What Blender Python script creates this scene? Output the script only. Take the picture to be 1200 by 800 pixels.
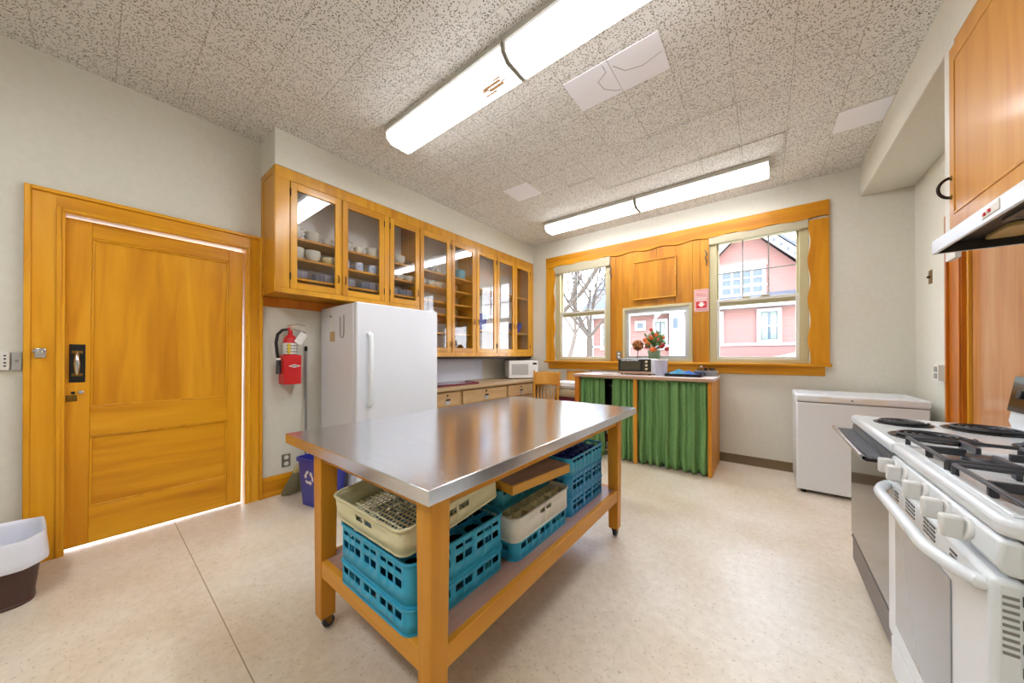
import bpy, bmesh, math, random
from mathutils import Vector, Matrix
R = math.radians
rnd = random.Random(7)
for o in list(bpy.data.objects): bpy.data.objects.remove(o)
C = bpy.context.scene.collection
SC = bpy.context.scene

# ------------------------------------------------------------------ camera
cd = bpy.data.cameras.new('camera'); cam = bpy.data.objects.new('camera', cd); C.objects.link(cam)
cam.location = (0, 0, 1.22); cam.rotation_euler = (R(90.225), R(0.0), R(37.884))
cd.sensor_width = 36; cd.lens = 36 * 383.07 / 1200; cd.shift_y = 14.64 / 1200; cd.clip_start = 0.02
SC.camera = cam
# ------------------------------------------------------------------ view and light
SC.view_settings.view_transform = 'Standard'; SC.view_settings.look = 'None'
SC.view_settings.gamma = 1; SC.view_settings.use_curve_mapping = False
SC.view_settings.exposure = 0.40
TUBE = 19.0            # fluorescent lens emission
SKY = 8.0
SUN = 1.6
W = bpy.data.worlds.new('sky'); SC.world = W; W.use_nodes = True
nt = W.node_tree; nt.nodes.clear()
out = nt.nodes.new('ShaderNodeOutputWorld'); bg = nt.nodes.new('ShaderNodeBackground')
tc = nt.nodes.new('ShaderNodeTexCoord'); sep = nt.nodes.new('ShaderNodeSeparateXYZ'); cr = nt.nodes.new('ShaderNodeValToRGB')
nt.links.new(tc.outputs['Generated'], sep.inputs[0]); nt.links.new(sep.outputs['Z'], cr.inputs[0])
cr.color_ramp.elements[0].position = 0.0; cr.color_ramp.elements[0].color = (0.92, 0.96, 1.0, 1)
cr.color_ramp.elements[1].position = 0.6; cr.color_ramp.elements[1].color = (0.62, 0.76, 1.0, 1)
nt.links.new(cr.outputs[0], bg.inputs[0]); bg.inputs[1].default_value = SKY
nt.links.new(bg.outputs[0], out.inputs[0])
sd = bpy.data.lights.new('sun', 'SUN'); sun = bpy.data.objects.new('sun', sd); C.objects.link(sun)
sd.energy = SUN; sd.angle = R(0.6); sd.color = (1, .95, .88)
sun.rotation_euler = Vector((-0.55, 0.62, -0.56)).to_track_quat('-Z', 'Y').to_euler()
sun.location = (4, -6, 9)

# ------------------------------------------------------------------ materials
def lin(h):
    h = h.lstrip('#'); v = [int(h[i:i+2], 16) / 255 for i in (0, 2, 4)]
    return tuple(((c / 12.92) if c <= .04045 else ((c + .055) / 1.055) ** 2.4) for c in v) + (1,)
MATS = {}
def base(name, col, rough=.5, metal=0, coat=0, spec=.5):
    m = bpy.data.materials.new(name); m.use_nodes = True; MATS[name] = m
    b = m.node_tree.nodes['Principled BSDF']
    b.inputs['Base Color'].default_value = lin(col); b.inputs['Roughness'].default_value = rough
    b.inputs['Metallic'].default_value = metal; b.inputs['Coat Weight'].default_value = coat
    b.inputs['Coat Roughness'].default_value = .17; b.inputs['Specular IOR Level'].default_value = spec
    return m
def N(m, t): return m.node_tree.nodes.new(t)
def LK(m, a, b): m.node_tree.links.new(a, b)
def coords(m, scale, rot=(0, 0, 0)):
    t = N(m, 'ShaderNodeTexCoord'); mp = N(m, 'ShaderNodeMapping')
    mp.inputs['Scale'].default_value = scale; mp.inputs['Rotation'].default_value = rot
    LK(m, t.outputs['Object'], mp.inputs['Vector']); return mp
def ramp(m, fac, stops):
    r = N(m, 'ShaderNodeValToRGB'); e = r.color_ramp.elements
    while len(e) < len(stops): e.new(.5)
    for el, (p, c) in zip(e, stops): el.position = p; el.color = lin(c)
    LK(m, fac, r.inputs[0]); return r
def bump(m, h, strength=.2, dist=.002):
    b = N(m, 'ShaderNodeBump'); b.inputs['Strength'].default_value = strength; b.inputs['Distance'].default_value = dist
    LK(m, h, b.inputs['Height']); LK(m, b.outputs[0], m.node_tree.nodes['Principled BSDF'].inputs['Normal'])
def speckle(name, c1, c2, scale=20, rough=.5, metal=0, coat=0, bmp=0, detail=4, spec=.5, stretch=(1, 1, 1)):
    m = base(name, c1, rough, metal, coat, spec); mp = coords(m, tuple(scale * s for s in stretch))
    n = N(m, 'ShaderNodeTexNoise'); n.inputs['Scale'].default_value = 1; n.inputs['Detail'].default_value = detail
    LK(m, mp.outputs[0], n.inputs['Vector'])
    r = ramp(m, n.outputs[0], [(.3, c1), (.7, c2)])
    LK(m, r.outputs[0], m.node_tree.nodes['Principled BSDF'].inputs['Base Color'])
    if bmp: bump(m, n.outputs[0], bmp)
    return m
def wood(name, dark, mid, light, axis='z', rough=.36, coat=.1, scale=1.0, spec=.32):
    m = base(name, mid, rough, 0, coat, spec); b = m.node_tree.nodes['Principled BSDF']
    s = {'x': (1.3, 14, 14), 'y': (14, 1.3, 14), 'z': (14, 14, 1.3)}[axis]
    mp = coords(m, tuple(k * scale for k in s))
    oi = N(m, 'ShaderNodeObjectInfo'); va = N(m, 'ShaderNodeVectorMath'); va.operation = 'ADD'
    cmb = N(m, 'ShaderNodeCombineXYZ'); mu = N(m, 'ShaderNodeMath'); mu.operation = 'MULTIPLY'; mu.inputs[1].default_value = 37
    LK(m, oi.outputs['Random'], mu.inputs[0])
    for i in range(3): LK(m, mu.outputs[0], cmb.inputs[i])
    LK(m, mp.outputs[0], va.inputs[0]); LK(m, cmb.outputs[0], va.inputs[1])
    n = N(m, 'ShaderNodeTexNoise'); n.inputs['Scale'].default_value = 1; n.inputs['Detail'].default_value = 5; n.inputs['Distortion'].default_value = .6
    LK(m, va.outputs[0], n.inputs['Vector'])
    n2 = N(m, 'ShaderNodeTexNoise'); n2.inputs['Scale'].default_value = .28; n2.inputs['Detail'].default_value = 2
    LK(m, va.outputs[0], n2.inputs['Vector'])
    mx = N(m, 'ShaderNodeMath'); mx.operation = 'MULTIPLY_ADD'; mx.inputs[1].default_value = .5
    hf = N(m, 'ShaderNodeMath'); hf.operation = 'MULTIPLY'; hf.inputs[1].default_value = .5
    LK(m, n2.outputs[0], hf.inputs[0]); LK(m, n.outputs[0], mx.inputs[0]); LK(m, hf.outputs[0], mx.inputs[2])
    r = ramp(m, mx.outputs[0], [(.32, dark), (.5, mid), (.68, light)])
    LK(m, r.outputs[0], b.inputs['Base Color']); return m
def glass(name, tint='#ffffff', refl=1.0):
    m = bpy.data.materials.new(name); m.use_nodes = True; MATS[name] = m; t = m.node_tree; t.nodes.clear()
    o = t.nodes.new('ShaderNodeOutputMaterial'); mx = t.nodes.new('ShaderNodeMixShader'); tr = t.nodes.new('ShaderNodeBsdfTransparent')
    gl = t.nodes.new('ShaderNodeBsdfGlossy'); fr = t.nodes.new('ShaderNodeFresnel'); mu = t.nodes.new('ShaderNodeMath'); mu.operation = 'MULTIPLY'
    tr.inputs[0].default_value = lin(tint); gl.inputs['Roughness'].default_value = .01; fr.inputs['IOR'].default_value = 1.5; mu.inputs[1].default_value = refl
    ge = t.nodes.new('ShaderNodeNewGeometry'); inv = t.nodes.new('ShaderNodeMath'); inv.operation = 'SUBTRACT'; inv.inputs[0].default_value = 1.0; m2 = t.nodes.new('ShaderNodeMath'); m2.operation = 'MULTIPLY'
    t.links.new(ge.outputs['Backfacing'], inv.inputs[1]); t.links.new(fr.outputs[0], mu.inputs[0]); t.links.new(mu.outputs[0], m2.inputs[0]); t.links.new(inv.outputs[0], m2.inputs[1]); t.links.new(m2.outputs[0], mx.inputs[0]); t.links.new(tr.outputs[0], mx.inputs[1]); t.links.new(gl.outputs[0], mx.inputs[2])
    t.links.new(mx.outputs[0], o.inputs[0]); return m
def emit(name, col, strength, down=False):
    m = bpy.data.materials.new(name); m.use_nodes = True; MATS[name] = m; b = m.node_tree.nodes['Principled BSDF']
    b.inputs['Base Color'].default_value = lin('#e8e8e0'); b.inputs['Emission Color'].default_value = lin(col); b.inputs['Emission Strength'].default_value = strength
    if down:   # prismatic lens: most of the light leaves downwards, little sideways
        g = N(m, 'ShaderNodeNewGeometry'); s = N(m, 'ShaderNodeSeparateXYZ'); LK(m, g.outputs['Normal'], s.inputs[0])
        mr = N(m, 'ShaderNodeMapRange'); mr.inputs['From Min'].default_value = 0; mr.inputs['From Max'].default_value = -1; mr.inputs['To Min'].default_value = strength * .05; mr.interpolation_type = 'SMOOTHSTEP'; mr.inputs['To Max'].default_value = strength
        LK(m, s.outputs['Z'], mr.inputs['Value']); LK(m, mr.outputs[0], b.inputs['Emission Strength'])
    return m

def frosted(name, col, clear):
    m = base(name, col, .25); t = m.node_tree; o = t.nodes['Material Output']; mx = t.nodes.new('ShaderNodeMixShader'); tr = t.nodes.new('ShaderNodeBsdfTransparent'); mx.inputs[0].default_value = clear
    t.links.new(t.nodes['Principled BSDF'].outputs[0], mx.inputs[1]); t.links.new(tr.outputs[0], mx.inputs[2]); t.links.new(mx.outputs[0], o.inputs[0])
frosted('frosted', '#d8daec', .62)
speckle('wall_paint', '#d4d0c1', '#d9d5c7', 30, .7, bmp=.05)
M_floor = speckle('floor_vinyl', '#e0d5c4', '#ece3d4', 26, .33, bmp=.03, detail=8, spec=.45)
def _floor():
    m = M_floor; b = m.node_tree.nodes['Principled BSDF']; old = b.inputs['Base Color'].links[0].from_socket
    mp = coords(m, (1.1, 1.1, 1.1)); n = N(m, 'ShaderNodeTexNoise'); n.inputs['Scale'].default_value = 1.4; n.inputs['Detail'].default_value = 6
    LK(m, mp.outputs[0], n.inputs['Vector']); r = ramp(m, n.outputs[0], [(.3, '#e6dccb'), (.7, '#ffffff')])
    fl = coords(m, (70, 70, 70)); n3 = N(m, 'ShaderNodeTexNoise'); n3.inputs['Scale'].default_value = 1; n3.inputs['Detail'].default_value = 3
    LK(m, fl.outputs[0], n3.inputs['Vector']); r3 = ramp(m, n3.outputs[0], [(.28, '#b59f82'), (.40, '#ffffff')])
    a = N(m, 'ShaderNodeMixRGB'); a.blend_type = 'MULTIPLY'; a.inputs[0].default_value = 1
    c = N(m, 'ShaderNodeMixRGB'); c.blend_type = 'MULTIPLY'; c.inputs[0].default_value = .55
    LK(m, old, a.inputs[1]); LK(m, r.outputs[0], a.inputs[2]); LK(m, a.outputs[0], c.inputs[1]); LK(m, r3.outputs[0], c.inputs[2])
    # sheet joint running across the room
    t = N(m, 'ShaderNodeTexCoord'); sp = N(m, 'ShaderNodeSeparateXYZ'); LK(m, t.outputs['Object'], sp.inputs[0])
    k = N(m, 'ShaderNodeMath'); k.operation = 'SUBTRACT'; k.inputs[1].default_value = .375
    ab = N(m, 'ShaderNodeMath'); ab.operation = 'ABSOLUTE'; lt = N(m, 'ShaderNodeMath'); lt.operation = 'LESS_THAN'; lt.inputs[1].default_value = .0022
    LK(m, sp.outputs['Y'], k.inputs[0]); LK(m, k.outputs[0], ab.inputs[0]); LK(m, ab.outputs[0], lt.inputs[0])
    j = N(m, 'ShaderNodeMixRGB'); LK(m, lt.outputs[0], j.inputs[0]); LK(m, c.outputs[0], j.inputs[1]); j.inputs[2].default_value = lin('#9a876e')
    LK(m, j.outputs[0], b.inputs['Base Color'])
_floor()
def _ceiling():
    m = base('ceiling_tile', '#c4beb2', .8, spec=.2); b = m.node_tree.nodes['Principled BSDF']
    mp = coords(m, (1, 1, 1)); v = N(m, 'ShaderNodeTexVoronoi'); v.inputs['Scale'].default_value = 95; v.inputs['Randomness'].default_value = 1
    LK(m, mp.outputs[0], v.inputs['Vector'])
    n = N(m, 'ShaderNodeTexNoise'); n.inputs['Scale'].default_value = 130; LK(m, mp.outputs[0], n.inputs['Vector'])
    ad = N(m, 'ShaderNodeMath'); ad.operation = 'MULTIPLY_ADD'; ad.inputs[1].default_value = -.5; LK(m, n.outputs[0], ad.inputs[0]); LK(m, v.outputs['Distance'], ad.inputs[2])
    holes = ramp(m, ad.outputs[0], [(.04, '#857e71'), (.10, '#ffffff')])
    mp2 = N(m, 'ShaderNodeMapping'); t = N(m, 'ShaderNodeTexCoord'); LK(m, t.outputs['Object'], mp2.inputs['Vector']); mp2.inputs['Location'].default_value = (.165, -.09 + .6, 0)
    br = N(m, 'ShaderNodeTexBrick'); LK(m, mp2.outputs[0], br.inputs['Vector']); br.inputs['Scale'].default_value = 1; br.inputs['Mortar Size'].default_value = .003
    br.inputs['Brick Width'].default_value = .3; br.inputs['Row Height'].default_value = .3; br.offset = 0.0; br.inputs['Mortar Smooth'].default_value = .4
    br.inputs['Color1'].default_value = lin('#dcd9d2'); br.inputs['Color2'].default_value = lin('#e0ddd6'); br.inputs['Mortar'].default_value = lin('#bfb9af')
    mx = N(m, 'ShaderNodeMixRGB'); mx.blend_type = 'MULTIPLY'; mx.inputs[0].default_value = 1
    LK(m, br.outputs['Color'], mx.inputs[1]); LK(m, holes.outputs[0], mx.inputs[2]); LK(m, mx.outputs[0], b.inputs['Base Color'])
    bump(m, holes.outputs[0], .3, .002)
_ceiling()
base('ceiling_patch', '#eceaee', .7, spec=.2)
WD = ('#b06c0c', '#cc8a14', '#dca02a')
for a in 'xyz': wood('oak_' + a, *WD, axis=a, rough=.5, coat=.05, spec=.25)
for a in 'xyz': wood('cabinet_' + a, '#ae6e0c', '#ca8e14', '#da9e26', axis=a, rough=.42, coat=.55)
for a in 'xyz': wood('door_wood_' + a, '#c67e0e', '#e09c18', '#ecae2c', axis=a, rough=.33, spec=.3)
wood('panel_wood', '#9a5c0a', '#b87812', '#c88c22', axis='z', rough=.42, coat=.05)
for a in 'xyz': wood('table_wood_' + a, '#be7818', '#d28e22', '#de9e36', axis=a, rough=.45, coat=.15)
for a in 'xyz': wood('pale_wood_' + a, '#a88558', '#b8966a', '#c6a67c', axis=a, rough=.5, coat=.05)
wood('chair_wood', '#b87a26', '#cc9038', '#dba650', axis='z')
wood('shelf_wood', '#94684c', '#b48c7c', '#c4a6a6', axis='y', rough=.3, coat=.4)
wood('redwood_z', '#a4560e', '#c06e16', '#ce8226', axis='z', rough=.3)
wood('dark_door_z', '#b0703a', '#c48650', '#d09a66', axis='z', rough=.18, coat=.6)
wood('hood_cab_z', '#b87420', '#c8882e', '#d49a42', axis='z', rough=.5, coat=.22)
wood('board_top', '#8e6a52', '#a07e68', '#ae9080', axis='y', rough=.5)
base('white_enamel', '#e4e9ec', .22, coat=.3); base('white_plastic', '#e2e1dd', .38); base('off_white', '#dedad0', .5)
base('fridge_white', '#dde0e6', .28, coat=.2)
base('black', '#0c0c0d', .3); base('black_glass', '#15171a', .06, coat=.5); base('iron', '#3c3d42', .38); base('rubber', '#141414', .7)
base('chrome', '#c8c8ca', .15, 1); base('steel_dull', '#8f9094', .35, 1); base('brass', '#8a6a34', .35, 1); base('dark_bronze', '#2a1c12', .4, .6)
def _steel():
    m = base('stainless', '#b9bcc0', .2, 1); mp = coords(m, (3, 60, 60)); n = N(m, 'ShaderNodeTexNoise'); n.inputs['Scale'].default_value = 1; n.inputs['Detail'].default_value = 3
    LK(m, mp.outputs[0], n.inputs['Vector']); r = ramp(m, n.outputs[0], [(.3, '#787878'), (.7, '#7a7a7a')])
    b = m.node_tree.nodes['Principled BSDF']; LK(m, r.outputs[0], b.inputs['Roughness'])
    c = ramp(m, n.outputs[0], [(.3, '#dde0e5'), (.7, '#e6e8ec')]); LK(m, c.outputs[0], b.inputs['Base Color'])
_steel()
base('vinyl_frame', '#b9ae86', .45); base('vinyl_white', '#d9d6ca', .45); base('alu_frame', '#b9b9b4', .35, .3); base('shade_cream', '#b0a68a', .6)
glass('green_glass', '#3c4c40', 1.5); glass('window_glass'); glass('cabinet_glass', '#fafafa', 1.9); glass('clear_plastic', '#eef0f4', 1.2)
emit('tube_lens', '#f6f9ff', TUBE, True); emit('lens_scorch', '#c09468', .55); MATS['lens_scorch'].node_tree.nodes['Principled BSDF'].inputs['Base Color'].default_value = lin('#6a5038'); base('lamp_metal', '#bcb8ac', .4)
speckle('curtain_green', '#689454', '#7aa466', 60, .8, bmp=.1)
base('baseboard_brown', '#6f5a3c', .5); base('worktop_laminate', '#c9b8ae', .4); base('worktop_edge', '#b9967c', .4); base('worktop_tan', '#a98d68', .4)
base('hood_shadow', '#3a342e', .5, .3); base('filter_mesh', '#6a675f', .4, .7); base('lens_amber', '#b89a5c', .3); base('cabinet_lining', '#ecebe6', .4); base('backsplash', '#d6dae6', .25)
base('rack_blue', '#28a4cc', .4); base('rack_deep', '#2090c4', .4); base('rack_teal', '#1f7f92', .4); base('rack_beige', '#e0d9b0', .45); base('rack_white', '#e6e3d8', .45); base('cobalt', '#1c2c8c', .35)
base('board_edge', '#dca444', .5); base('bin_blue', '#343a9c', .4); base('bin_brown', '#4a3028', .45); base('red', '#c4161c', .35); base('red_holder', '#cf2023', .4); base('white', '#e4e2dc', .5)
base('yellow', '#d8b838', .5); base('grey_metal', '#8d8c88', .45, .3); base('outlet_grey', '#7e7a6c', .45, .4); base('straw', '#b4a06a', .8); base('straw_dark', '#8a8060', .85)
base('bag_white', '#e2e4ee', .35, spec=.5); base('tan_paper', '#c9a97a', .7); base('cream', '#d8cfb2', .6); base('ivory_dish', '#dcd9cc', .2, coat=.4); base('dish_yellow', '#ddd2a4', .2, coat=.4)
speckle('blue_pattern', '#eceef2', '#5a72a8', 60, .25, coat=.3, detail=2)
base('cloth_white', '#dcdad6', .85); base('cloth_cream', '#c9b896', .85); base('cloth_maroon', '#6e2733', .85); base('cloth_dark', '#2c2430', .85); base('cloth_blue', '#1c5a9c', .7); base('cloth_teal', '#2f7f96', .7)
base('dark_tray', '#1a1a22', .4); base('flower_orange', '#c8622c', .7); base('flower_red', '#b03a30', .7); base('leaf_green', '#5c7a3a', .7); base('pot_green', '#6f8560', .6); base('topiary', '#a0642c', .8); base('topiary_dark', '#6c3a1c', .8)
base('stem_brown', '#5a3a24', .8); base('oven_bronze', '#3a3830', .2, .3); base('oven_window', '#4a4636', .12, 0, .4); base('coil', '#2b2c2f', .5); base('oven_grey', '#8b8d92', .1, coat=.5); base('drawer_brown', '#5a4a42', .35)
base('pane_dark', '#48545e', .1); base('curtain_pale', '#8f998f', .8); base('trim_white', '#a4a4a4', .5); base('roof_grey', '#54565e', .8); base('roof_pale', '#a8b0a8', .8)
base('bark', '#4c4239', .9); base('bark_pale', '#6c6058', .9)
speckle('ground_grass', '#a8a08a', '#c0baa6', 3, .95)
def _siding():
    m = base('siding_pink', '#8a625b', .7); t = N(m, 'ShaderNodeTexCoord'); sp = N(m, 'ShaderNodeSeparateXYZ'); LK(m, t.outputs['Object'], sp.inputs[0])
    a = N(m, 'ShaderNodeMath'); a.operation = 'MULTIPLY'; a.inputs[1].default_value = 8; f = N(m, 'ShaderNodeMath'); f.operation = 'FRACT'
    LK(m, sp.outputs['Z'], a.inputs[0]); LK(m, a.outputs[0], f.inputs[0]); bump(m, f.outputs[0], .8, .02)
_siding()
M = MATS

# ------------------------------------------------------------------ helpers
ORG = {}
class MB:
    def __init__(s): s.bm = bmesh.new()
    def v(s, *p): return s.bm.verts.new(p)
    def f(s, vs):
        try: return s.bm.faces.new(vs)
        except ValueError: return None
    def box(s, x0, x1, y0, y1, z0, z1):
        x0, x1 = min(x0, x1), max(x0, x1); y0, y1 = min(y0, y1), max(y0, y1); z0, z1 = min(z0, z1), max(z0, z1)
        p = [s.v(x, y, z) for z in (z0, z1) for y in (y0, y1) for x in (x0, x1)]
        for q in ((0, 2, 3, 1), (4, 5, 7, 6), (0, 1, 5, 4), (2, 6, 7, 3), (0, 4, 6, 2), (1, 3, 7, 5)): s.f([p[i] for i in q])
        return s
    def frame(s, axis, a, b, u0, u1, w0, w1, t, tb=None):
        """picture-frame of bars; axis = thickness axis; (u, w) the other two in xyz order"""
        tb = t if tb is None else tb
        for (p, q, r, k) in ((u0, u1, w1 - t, w1), (u0, u1, w0, w0 + tb), (u0, u0 + t, w0 + tb, w1 - t), (u1 - t, u1, w0 + tb, w1 - t)):
            if axis == 'x': s.box(a, b, p, q, r, k)
            elif axis == 'y': s.box(p, q, a, b, r, k)
            else: s.box(p, q, r, k, a, b)
        return s
    def prism(s, poly, axis, a, b):
        def P(u, w, t): return {'x': (t, u, w), 'y': (u, t, w), 'z': (u, w, t)}[axis]
        A = [s.v(*P(u, w, a)) for u, w in poly]; B = [s.v(*P(u, w, b)) for u, w in poly]; n = len(poly)
        s.f(A[::-1]); s.f(B)
        for i in range(n): s.f([A[i], A[(i + 1) % n], B[(i + 1) % n], B[i]])
        return s
    def rrect(s, x0, x1, y0, y1, z0, z1, r, k=5, taper=0.0, axis='z'):
        pts = []
        for cx, cy, a0 in ((x1 - r, y1 - r, 0), (x0 + r, y1 - r, 90), (x0 + r, y0 + r, 180), (x1 - r, y0 + r, 270)):
            for i in range(k + 1):
                a = R(a0 + 90 * i / k); pts.append((cx + r * math.cos(a), cy + r * math.sin(a)))
        if not taper: return s.prism(pts, axis, z0, z1)
        mx, my = (x0 + x1) / 2, (y0 + y1) / 2
        A = [s.v(mx + (u - mx) * (1 - taper), my + (w - my) * (1 - taper), z0) for u, w in pts]; B = [s.v(u, w, z1) for u, w in pts]
        s.f(A[::-1]); s.f(B); n = len(pts)
        for i in range(n): s.f([A[i], A[(i + 1) % n], B[(i + 1) % n], B[i]])
        return s
    def cyl(s, p0, p1, r0, r1=None, seg=16): return s.tube([p0, p1], [r0, r0 if r1 is None else r1], seg)
    def tube(s, pts, r, seg=8, closed=False, caps=True):
        pts = [Vector(p) for p in pts]; n = len(pts); rr = r if isinstance(r, (list, tuple)) else [r] * n
        rings = []; prev = None
        for i, p in enumerate(pts):
            if closed: d = pts[(i + 1) % n] - pts[i - 1]
            else: d = pts[min(i + 1, n - 1)] - pts[max(i - 1, 0)]
            d.normalize()
            if prev is None:
                up = Vector((0, 0, 1)) if abs(d.z) < .9 else Vector((1, 0, 0)); u = d.cross(up).normalized()
            else: u = (prev - d * prev.dot(d)).normalized()
            prev = u; w = d.cross(u)
            rings.append([s.bm.verts.new(p + (u * math.cos(2 * math.pi * k / seg) + w * math.sin(2 * math.pi * k / seg)) * rr[i]) for k in range(seg)])
        m = n if closed else n - 1
        for i in range(m):
            a, b = rings[i], rings[(i + 1) % n]
            for k in range(seg): s.f([a[k], a[(k + 1) % seg], b[(k + 1) % seg], b[k]])
        if not closed and caps: s.f(rings[0][::-1]); s.f(rings[-1])
        return s
    def lathe(s, prof, c=(0, 0, 0), seg=24, sx=1, sy=1):
        rings = []
        for r, z in prof:
            if r < 1e-6: rings.append([s.v(c[0], c[1], c[2] + z)])
            else: rings.append([s.v(c[0] + sx * r * math.cos(2 * math.pi * k / seg), c[1] + sy * r * math.sin(2 * math.pi * k / seg), c[2] + z) for k in range(seg)])
        for a, b in zip(rings, rings[1:]):
            for k in range(seg):
                q = [a[k % len(a)], a[(k + 1) % len(a)], b[(k + 1) % len(b)], b[k % len(b)]]
                u = []
                for x in q:
                    if x not in u: u.append(x)
                if len(u) > 2: s.f(u)
        for ring, fl in ((rings[0], True), (rings[-1], False)):
            if len(ring) > 2: s.f(ring[::-1] if fl else ring)
        return s
    def ball(s, c, r, seg=14, rg=8):
        r = r if isinstance(r, (tuple, list)) else (r, r, r); m = Matrix.Translation(c) @ Matrix.Diagonal((*r, 1))
        bmesh.ops.create_uvsphere(s.bm, u_segments=seg, v_segments=rg, radius=1, matrix=m); return s
    def grid(s, nu, nv, fn):
        g = [[s.v(*fn(i / nu, j / nv)) for j in range(nv + 1)] for i in range(nu + 1)]
        for i in range(nu):
            for j in range(nv): s.f([g[i][j], g[i + 1][j], g[i + 1][j + 1], g[i][j + 1]])
        return s
    def xf(s, mat): bmesh.ops.transform(s.bm, matrix=mat, verts=s.bm.verts); return s
    def build(s, name, mat, parent=None, bev=0, seg=2, label=None, solid=0, ang=38, sub=0, recalc=True, origin=None):
        bm = s.bm
        if recalc: bmesh.ops.recalc_face_normals(bm, faces=bm.faces)
        if parent is not None: off = ORG[parent]
        elif origin is not None: off = Vector(origin)
        else:
            xs = [v.co for v in bm.verts]; off = Vector(((min(p.x for p in xs) + max(p.x for p in xs)) / 2, (min(p.y for p in xs) + max(p.y for p in xs)) / 2, min(p.z for p in xs)))
        bmesh.ops.translate(bm, vec=-off, verts=bm.verts)
        me = bpy.data.meshes.new(name); bm.to_mesh(me); bm.free()
        for p in me.polygons: p.use_smooth = True
        me.set_sharp_from_angle(angle=R(ang))
        me.materials.append(M[mat] if isinstance(mat, str) else mat)
        o = bpy.data.objects.new(name, me); C.objects.link(o); ORG[o] = off.copy()
        if parent is not None: o.parent = parent
        else: o.location = off
        if bev:
            b = o.modifiers.new('bevel', 'BEVEL'); b.width = bev; b.segments = seg; b.limit_method = 'ANGLE'; b.angle_limit = R(40)
        if solid:
            b = o.modifiers.new('solid', 'SOLIDIFY'); b.thickness = solid; b.offset = -1
        if sub:
            b = o.modifiers.new('sub', 'SUBSURF'); b.levels = sub; b.render_levels = sub
        if label: o['label'] = label
        return o
def tag(o, label, cat, group=None):
    o['label'] = label; o['category'] = cat
    if group: o['group'] = group
    return o
def thing(name, label, cat, loc=(0, 0, 0), group=None):
    o = bpy.data.objects.new(name, None); o.empty_display_size = .1; C.objects.link(o); o.location = loc; ORG[o] = Vector(loc)
    return tag(o, label, cat, group)
def struct(o): o['kind'] = 'structure'; return o
def dup(root, loc=None, rotz=None, label=None, group=None):
    r = root.copy(); C.objects.link(r)
    if loc is not None: r.location = loc
    if rotz is not None: r.rotation_euler.z = rotz
    if label: r['label'] = label
    if group: r['group'] = group
    for ch in list(root.children):
        c = ch.copy(); C.objects.link(c); c.parent = r
        for g in list(ch.children):
            d = g.copy(); C.objects.link(d); d.parent = c
    return r
def text(name, body, size, parent, loc, rot, mat, ext=.0008):
    cu = bpy.data.curves.new(name, 'FONT'); cu.body = body; cu.size = size; cu.align_x = 'CENTER'; cu.align_y = 'CENTER'; cu.extrude = ext; cu.offset = size * .022
    tmp = bpy.data.objects.new(name, cu); C.objects.link(tmp); dg = bpy.context.evaluated_depsgraph_get()
    me = bpy.data.meshes.new_from_object(tmp.evaluated_get(dg)); bpy.data.objects.remove(tmp); me.materials.clear(); me.materials.append(M[mat])
    o = bpy.data.objects.new(name, me); C.objects.link(o)
    o.parent = parent; o.location = Vector(loc) - ORG[parent]; o.rotation_euler = rot; return o
# ------------------------------------------------------------------ room shell
XL, XR, YB, YF, ZC = -3.391, 1.047, 4.496, -2.7, 3.021
O0 = (0, 0, 0)
struct(MB().box(XL - .2, XR + .2, YF - .2, YB + .16, -.12, 0).build('floor', 'floor_vinyl', origin=O0))
struct(MB().box(XL - .2, XR + .2, YF - .2, YB + .16, ZC, ZC + .15).build('ceiling', 'ceiling_tile', origin=O0))
DY0, DY1, DZ = -.122, .786, 2.096            # opening of the door on the long wall
struct(MB().box(XL - .10, XL, YF - .1, DY0, 0, ZC).box(XL - .10, XL, DY1, YB + .16, 0, ZC).box(XL - .10, XL, DY0, DY1, DZ, ZC).build('wall_left', 'wall_paint', origin=O0))
WX0, WX1, WZ0, WZ1 = -2.63, .345, 1.125, 2.64
struct(MB().box(XL - .1, WX0, YB, YB + .16, 0, ZC).box(WX1, XR + .1, YB, YB + .16, 0, ZC).box(WX0, WX1, YB, YB + .16, 0, WZ0).box(WX0, WX1, YB, YB + .16, WZ1, ZC).build('wall_back', 'wall_paint', origin=O0))
RY0, RY1, RZ = 2.72, 3.60, 2.08
struct(MB().box(XR, XR + .12, RY1, YB + .16, 0, ZC).box(XR, XR + .12, YF - .1, RY0, 0, ZC).box(XR, XR + .12, RY0, RY1, RZ, ZC).build('wall_right', 'wall_paint', origin=O0))
struct(MB().box(XL - .1, XR + .12, YF - .12, YF, 0, ZC).build('wall_front', 'wall_paint', origin=O0))
# soffits (boxed-in ceilings) above both cabinet runs
struct(MB().box(XL, -3.05, .88, YB, 2.732, ZC).build('trim_1', 'wall_paint', bev=.004))
struct(MB().box(.711, XR, YF, YB, 2.73, ZC).build('trim_2', 'wall_paint', bev=.006))
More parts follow.
